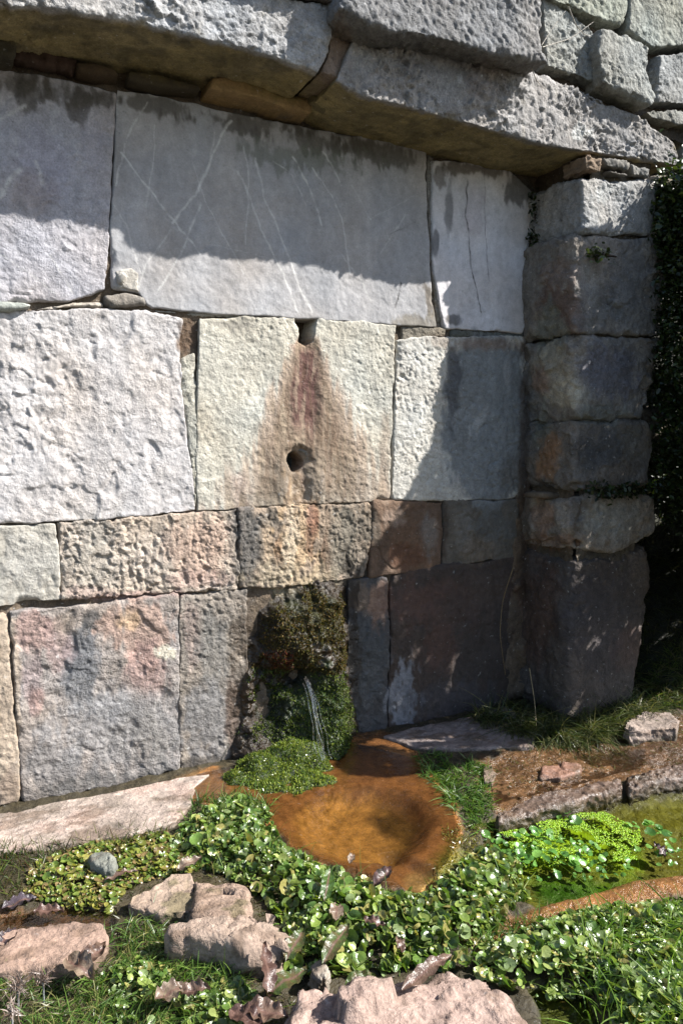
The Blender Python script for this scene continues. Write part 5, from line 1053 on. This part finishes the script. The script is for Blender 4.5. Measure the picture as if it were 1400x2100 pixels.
def wpx(l, c): return [tuple(W(np.array([a]), np.array([b]), cc)[0]) for (a, b), cc in zip(l, c if hasattr(c, '__len__') else [c] * len(l))]
stem('dry_stem', 'thin dry stem leaning against the shaded niche corner', wpx([(1052, 1164), (1030, 1230), (1024, 1300), (1036, 1385)], [-.05, -.06, -.08, -.1]), .0022, (150, 120, 70))
stem('dry_stem', 'long pale dry stem bent down beside the niche corner grass', wpx([(1085, 1370), (1096, 1440), (1100, 1500), (1098, 1550)], [-.2, -.26, -.33, -.4]), .002, (170, 150, 110))
stem('twig', 'thin dry twig arching over the upper stones', wpx([(1165, 12), (1180, 50), (1195, 68), (1212, 74)], -.40), .0022, (196, 186, 170), 'twig')
stem('twig', 'straight dry twig crossing the upper stones diagonally', wpx([(1112, 96), (1170, 78), (1216, 44)], -.40), .002, (186, 176, 160), 'twig')
stem('twig', 'lowest dry twig hanging over the lintel edge', wpx([(1090, 140), (1100, 165), (1116, 182)], -.36), .002, (176, 160, 140), 'twig')
stem('twig', 'short dry twig above the joint of the granular block', wpx([(1110, 92), (1130, 60), (1160, 20)], -.38), .0018, (186, 176, 160), 'twig')

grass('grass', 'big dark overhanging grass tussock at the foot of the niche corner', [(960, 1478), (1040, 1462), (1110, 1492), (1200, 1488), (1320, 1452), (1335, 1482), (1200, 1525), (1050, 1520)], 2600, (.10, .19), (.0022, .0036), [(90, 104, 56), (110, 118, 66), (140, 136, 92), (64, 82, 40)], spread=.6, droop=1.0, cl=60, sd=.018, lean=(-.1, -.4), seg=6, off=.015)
# ---- small plants in the wall and the bush at the right
def leafy(name, label, cat, centres, n, size, cols, mat=M_bush, spread=(.03, .03, .03), stems=True, k=.45, asp=.6, group=None):
    parts = []; Cn = np.array(centres, float)
    i = rng.integers(0, len(Cn), n); P = Cn[i] + rng.normal(0, 1, (n, 3)) * np.array(spread)
    Rm = rotm(rng.uniform(0, 6.28, n), rng.normal(.5, .7, n), rng.normal(0, .7, n)); protos = [leaf_proto(1, 7, .1, .1, asp, 0, 5), leaf_proto(1, 7, -.15, .1, asp * .8, 0, 6)]
    base = Cn[0]; root = thing(name, label, cat, tuple(float(a) for a in base), group)
    put('foliage', leaves(P, rng.uniform(size[0], size[1], n), Rm, palette(cols, n, k, .3), protos), mat, root, base, kind='stuff')
    if stems:
        for j in range(min(len(Cn), 9)):
            a = Cn[j]; b = Cn[(j * 5 + 3) % len(Cn)]; m_ = (a + b) / 2 + rng.normal(0, .02, 3)
            V_, F_, C_ = tube(np.array([a, m_, b]), [.004, .003, .002], 5); link('stem', fastmesh('stem', V_ - base, F_, np.tile(srgb(90, 70, 50, .5), (len(V_), 1))), M_dead, root)
    return root
DG = [(48, 66, 30), (62, 82, 36), (40, 56, 26), (76, 92, 42)]
leafy('fern', 'dark small fern in the joint between niche and pillar, near the top', 'fern', wpx([(1096, 420), (1104, 460), (1100, 500), (1112, 520), (1092, 500)], -.03), 420, (.006, .012), DG, spread=(.014, .012, .03))
leafy('wall_plant', 'tiny leafy plant rooted on the pillar front edge', 'plant', wpx([(1228, 512), (1222, 522), (1240, 520)], -.31), 70, (.007, .013), [(74, 92, 46), (96, 112, 60)], spread=(.022, .012, .014))
leafy('wall_plant', 'dark trailing moss plant between two lower pillar blocks', 'plant', wpx([(1230, 1006), (1260, 1010), (1290, 1006), (1320, 1000)], -.31), 420, (.006, .012), DG, spread=(.04, .012, .014))
stemP = []
# light-space frame of the sun: the branches stand where their shade falls
S_ = SUN / np.linalg.norm(SUN); LA = np.cross([0, 0, 1], S_); LA /= np.linalg.norm(LA); LB = np.cross(S_, LA)
SHADE = [(.935, .10), (.90, -.10), (.84, -.175), (.78, -.22), (.685, -.27), (.70, -.50), (.70, -.70), (.54, -.66), (.37, -.70), (.345, -.80), (.42, -.95), (.58, -1.08), (.69, -1.19), (1.0, -1.42), (1.3, -1.62), (1.7, -1.80), (2.3, -1.95), (2.4, -1.2), (2.0, -.5), (1.45, -.10), (1.13, -.055), (1.0, .07)]
cand = rng.uniform([.35, -2.0], [2.4, .12], (60000, 2)); cand = cand[sdist(cand[:, 0], cand[:, 1], SHADE) > .012]
nn = fbm(np.stack([cand[:, 0], cand[:, 1], 0 * cand[:, 0]], 1), 9, 2, 130); ed = sdist(cand[:, 0], cand[:, 1], SHADE)
cand = cand[(nn < .50) | (ed < .05)][:36000]
def offframe(ab):
    c = np.full(len(ab), -1.0); done = np.zeros(len(ab), bool)
    for t in np.arange(.6, 6, .05):
        P = ab[:, :1] * LA + ab[:, 1:] * LB + t * S_; x, y = proj(P); okk = (x > 1440) & (~done); c[okk] = t; done |= okk
    return c, done
c, done = offframe(cand); cand = cand[done]; c = c[done]
P = cand[:, :1] * LA + cand[:, 1:] * LB + (c + .02 + rng.uniform(0, 1, len(c)) ** 2 * 1.3)[:, None] * S_
s = (P[:, 2] > .02); P = P[s]; n = len(P)
bush = thing('bush', 'dark leafy bush overhanging the pillar at the right edge', 'bush', (3.05, -.45, 0)); bloc = np.array([3.05, -.45, 0])
protos = [leaf_proto(1, 7, .1, .1, .6, 0, 5), leaf_proto(1, 7, -.15, .1, .5, 0, 6)]
sunf = np.tile(S_, (n, 1)) + rng.normal(0, .55, (n, 3))
zc = sunf / np.linalg.norm(sunf, axis=1)[:, None]; xc = np.cross(zc, rng.normal(0, 1, (n, 3))); xc /= np.linalg.norm(xc, axis=1)[:, None]; yc = np.cross(zc, xc)
put('foliage', leaves(P, rng.uniform(.013, .024, n), np.stack([xc, yc, zc], 2), palette([(60, 82, 36), (76, 98, 44), (50, 70, 32)], n, .5, .3), protos), M_bush, bush, bloc, kind='stuff')
# the part of the bush that shows along the right edge of the photo
vis = []
for (a_, b_, yy) in [(1362, 400, -.30), (1380, 430, -.34), (1395, 480, -.36), (1370, 520, -.30), (1392, 560, -.36), (1385, 620, -.34), (1378, 680, -.34), (1395, 740, -.38), (1372, 800, -.26), (1390, 860, -.36), (1385, 930, -.3), (1398, 980, -.3), (1376, 470, -.32), (1420, 520, -.4), (1430, 640, -.4), (1430, 800, -.4), (1420, 920, -.35), (1410, 400, -.36), (1400, 1040, -.2), (1352, 700, -.05), (1350, 620, .0), (1352, 780, .0), (1345, 940, .0), (1360, 560, .0), (1356, 860, -.1), (1370, 1000, -.1)]:
    vis.append(W(np.array([a_]), np.array([b_]), yy)[0])
vis = np.array(vis); i = rng.integers(0, len(vis), 15000); P = vis[i] + rng.normal(0, 1, (15000, 3)) * np.array([.045, .05, .06])
q = proj(P)[0]; P = P[(q > 1338 + 14 * fbm(P, 12, 2, 7)) | (P[:, 1] > -.15)]; n = len(P)
put('foliage', leaves(P, rng.uniform(.007, .014, n), rotm(rng.uniform(0, 6.28, n), rng.normal(.6, .6, n), rng.normal(0, .6, n)), palette([(52, 72, 32), (66, 88, 38), (42, 60, 28), (84, 100, 46)], n, .5, .3), protos), M_bush, bush, bloc, kind='stuff')
for j in range(14):
    a_ = np.array([3.05 + rng.normal(0, .08), -.45 + rng.normal(0, .08), -.02]); e_ = P[rng.integers(0, n)] if j % 2 else np.array([2.75 + rng.uniform(0, .8), -.75 + rng.uniform(-.2, .2), rng.uniform(.9, 2.5)])
    mid_ = (a_ + e_) / 2 + rng.normal(0, .06, 3); V_, F_, C_ = tube(resample([a_, mid_, e_], 10), np.linspace(.014, .004, 10), 6)
    link('stem', fastmesh('stem', V_ - bloc, F_, np.tile(srgb(96, 76, 58, .5), (len(V_), 1))), M_dead, bush)
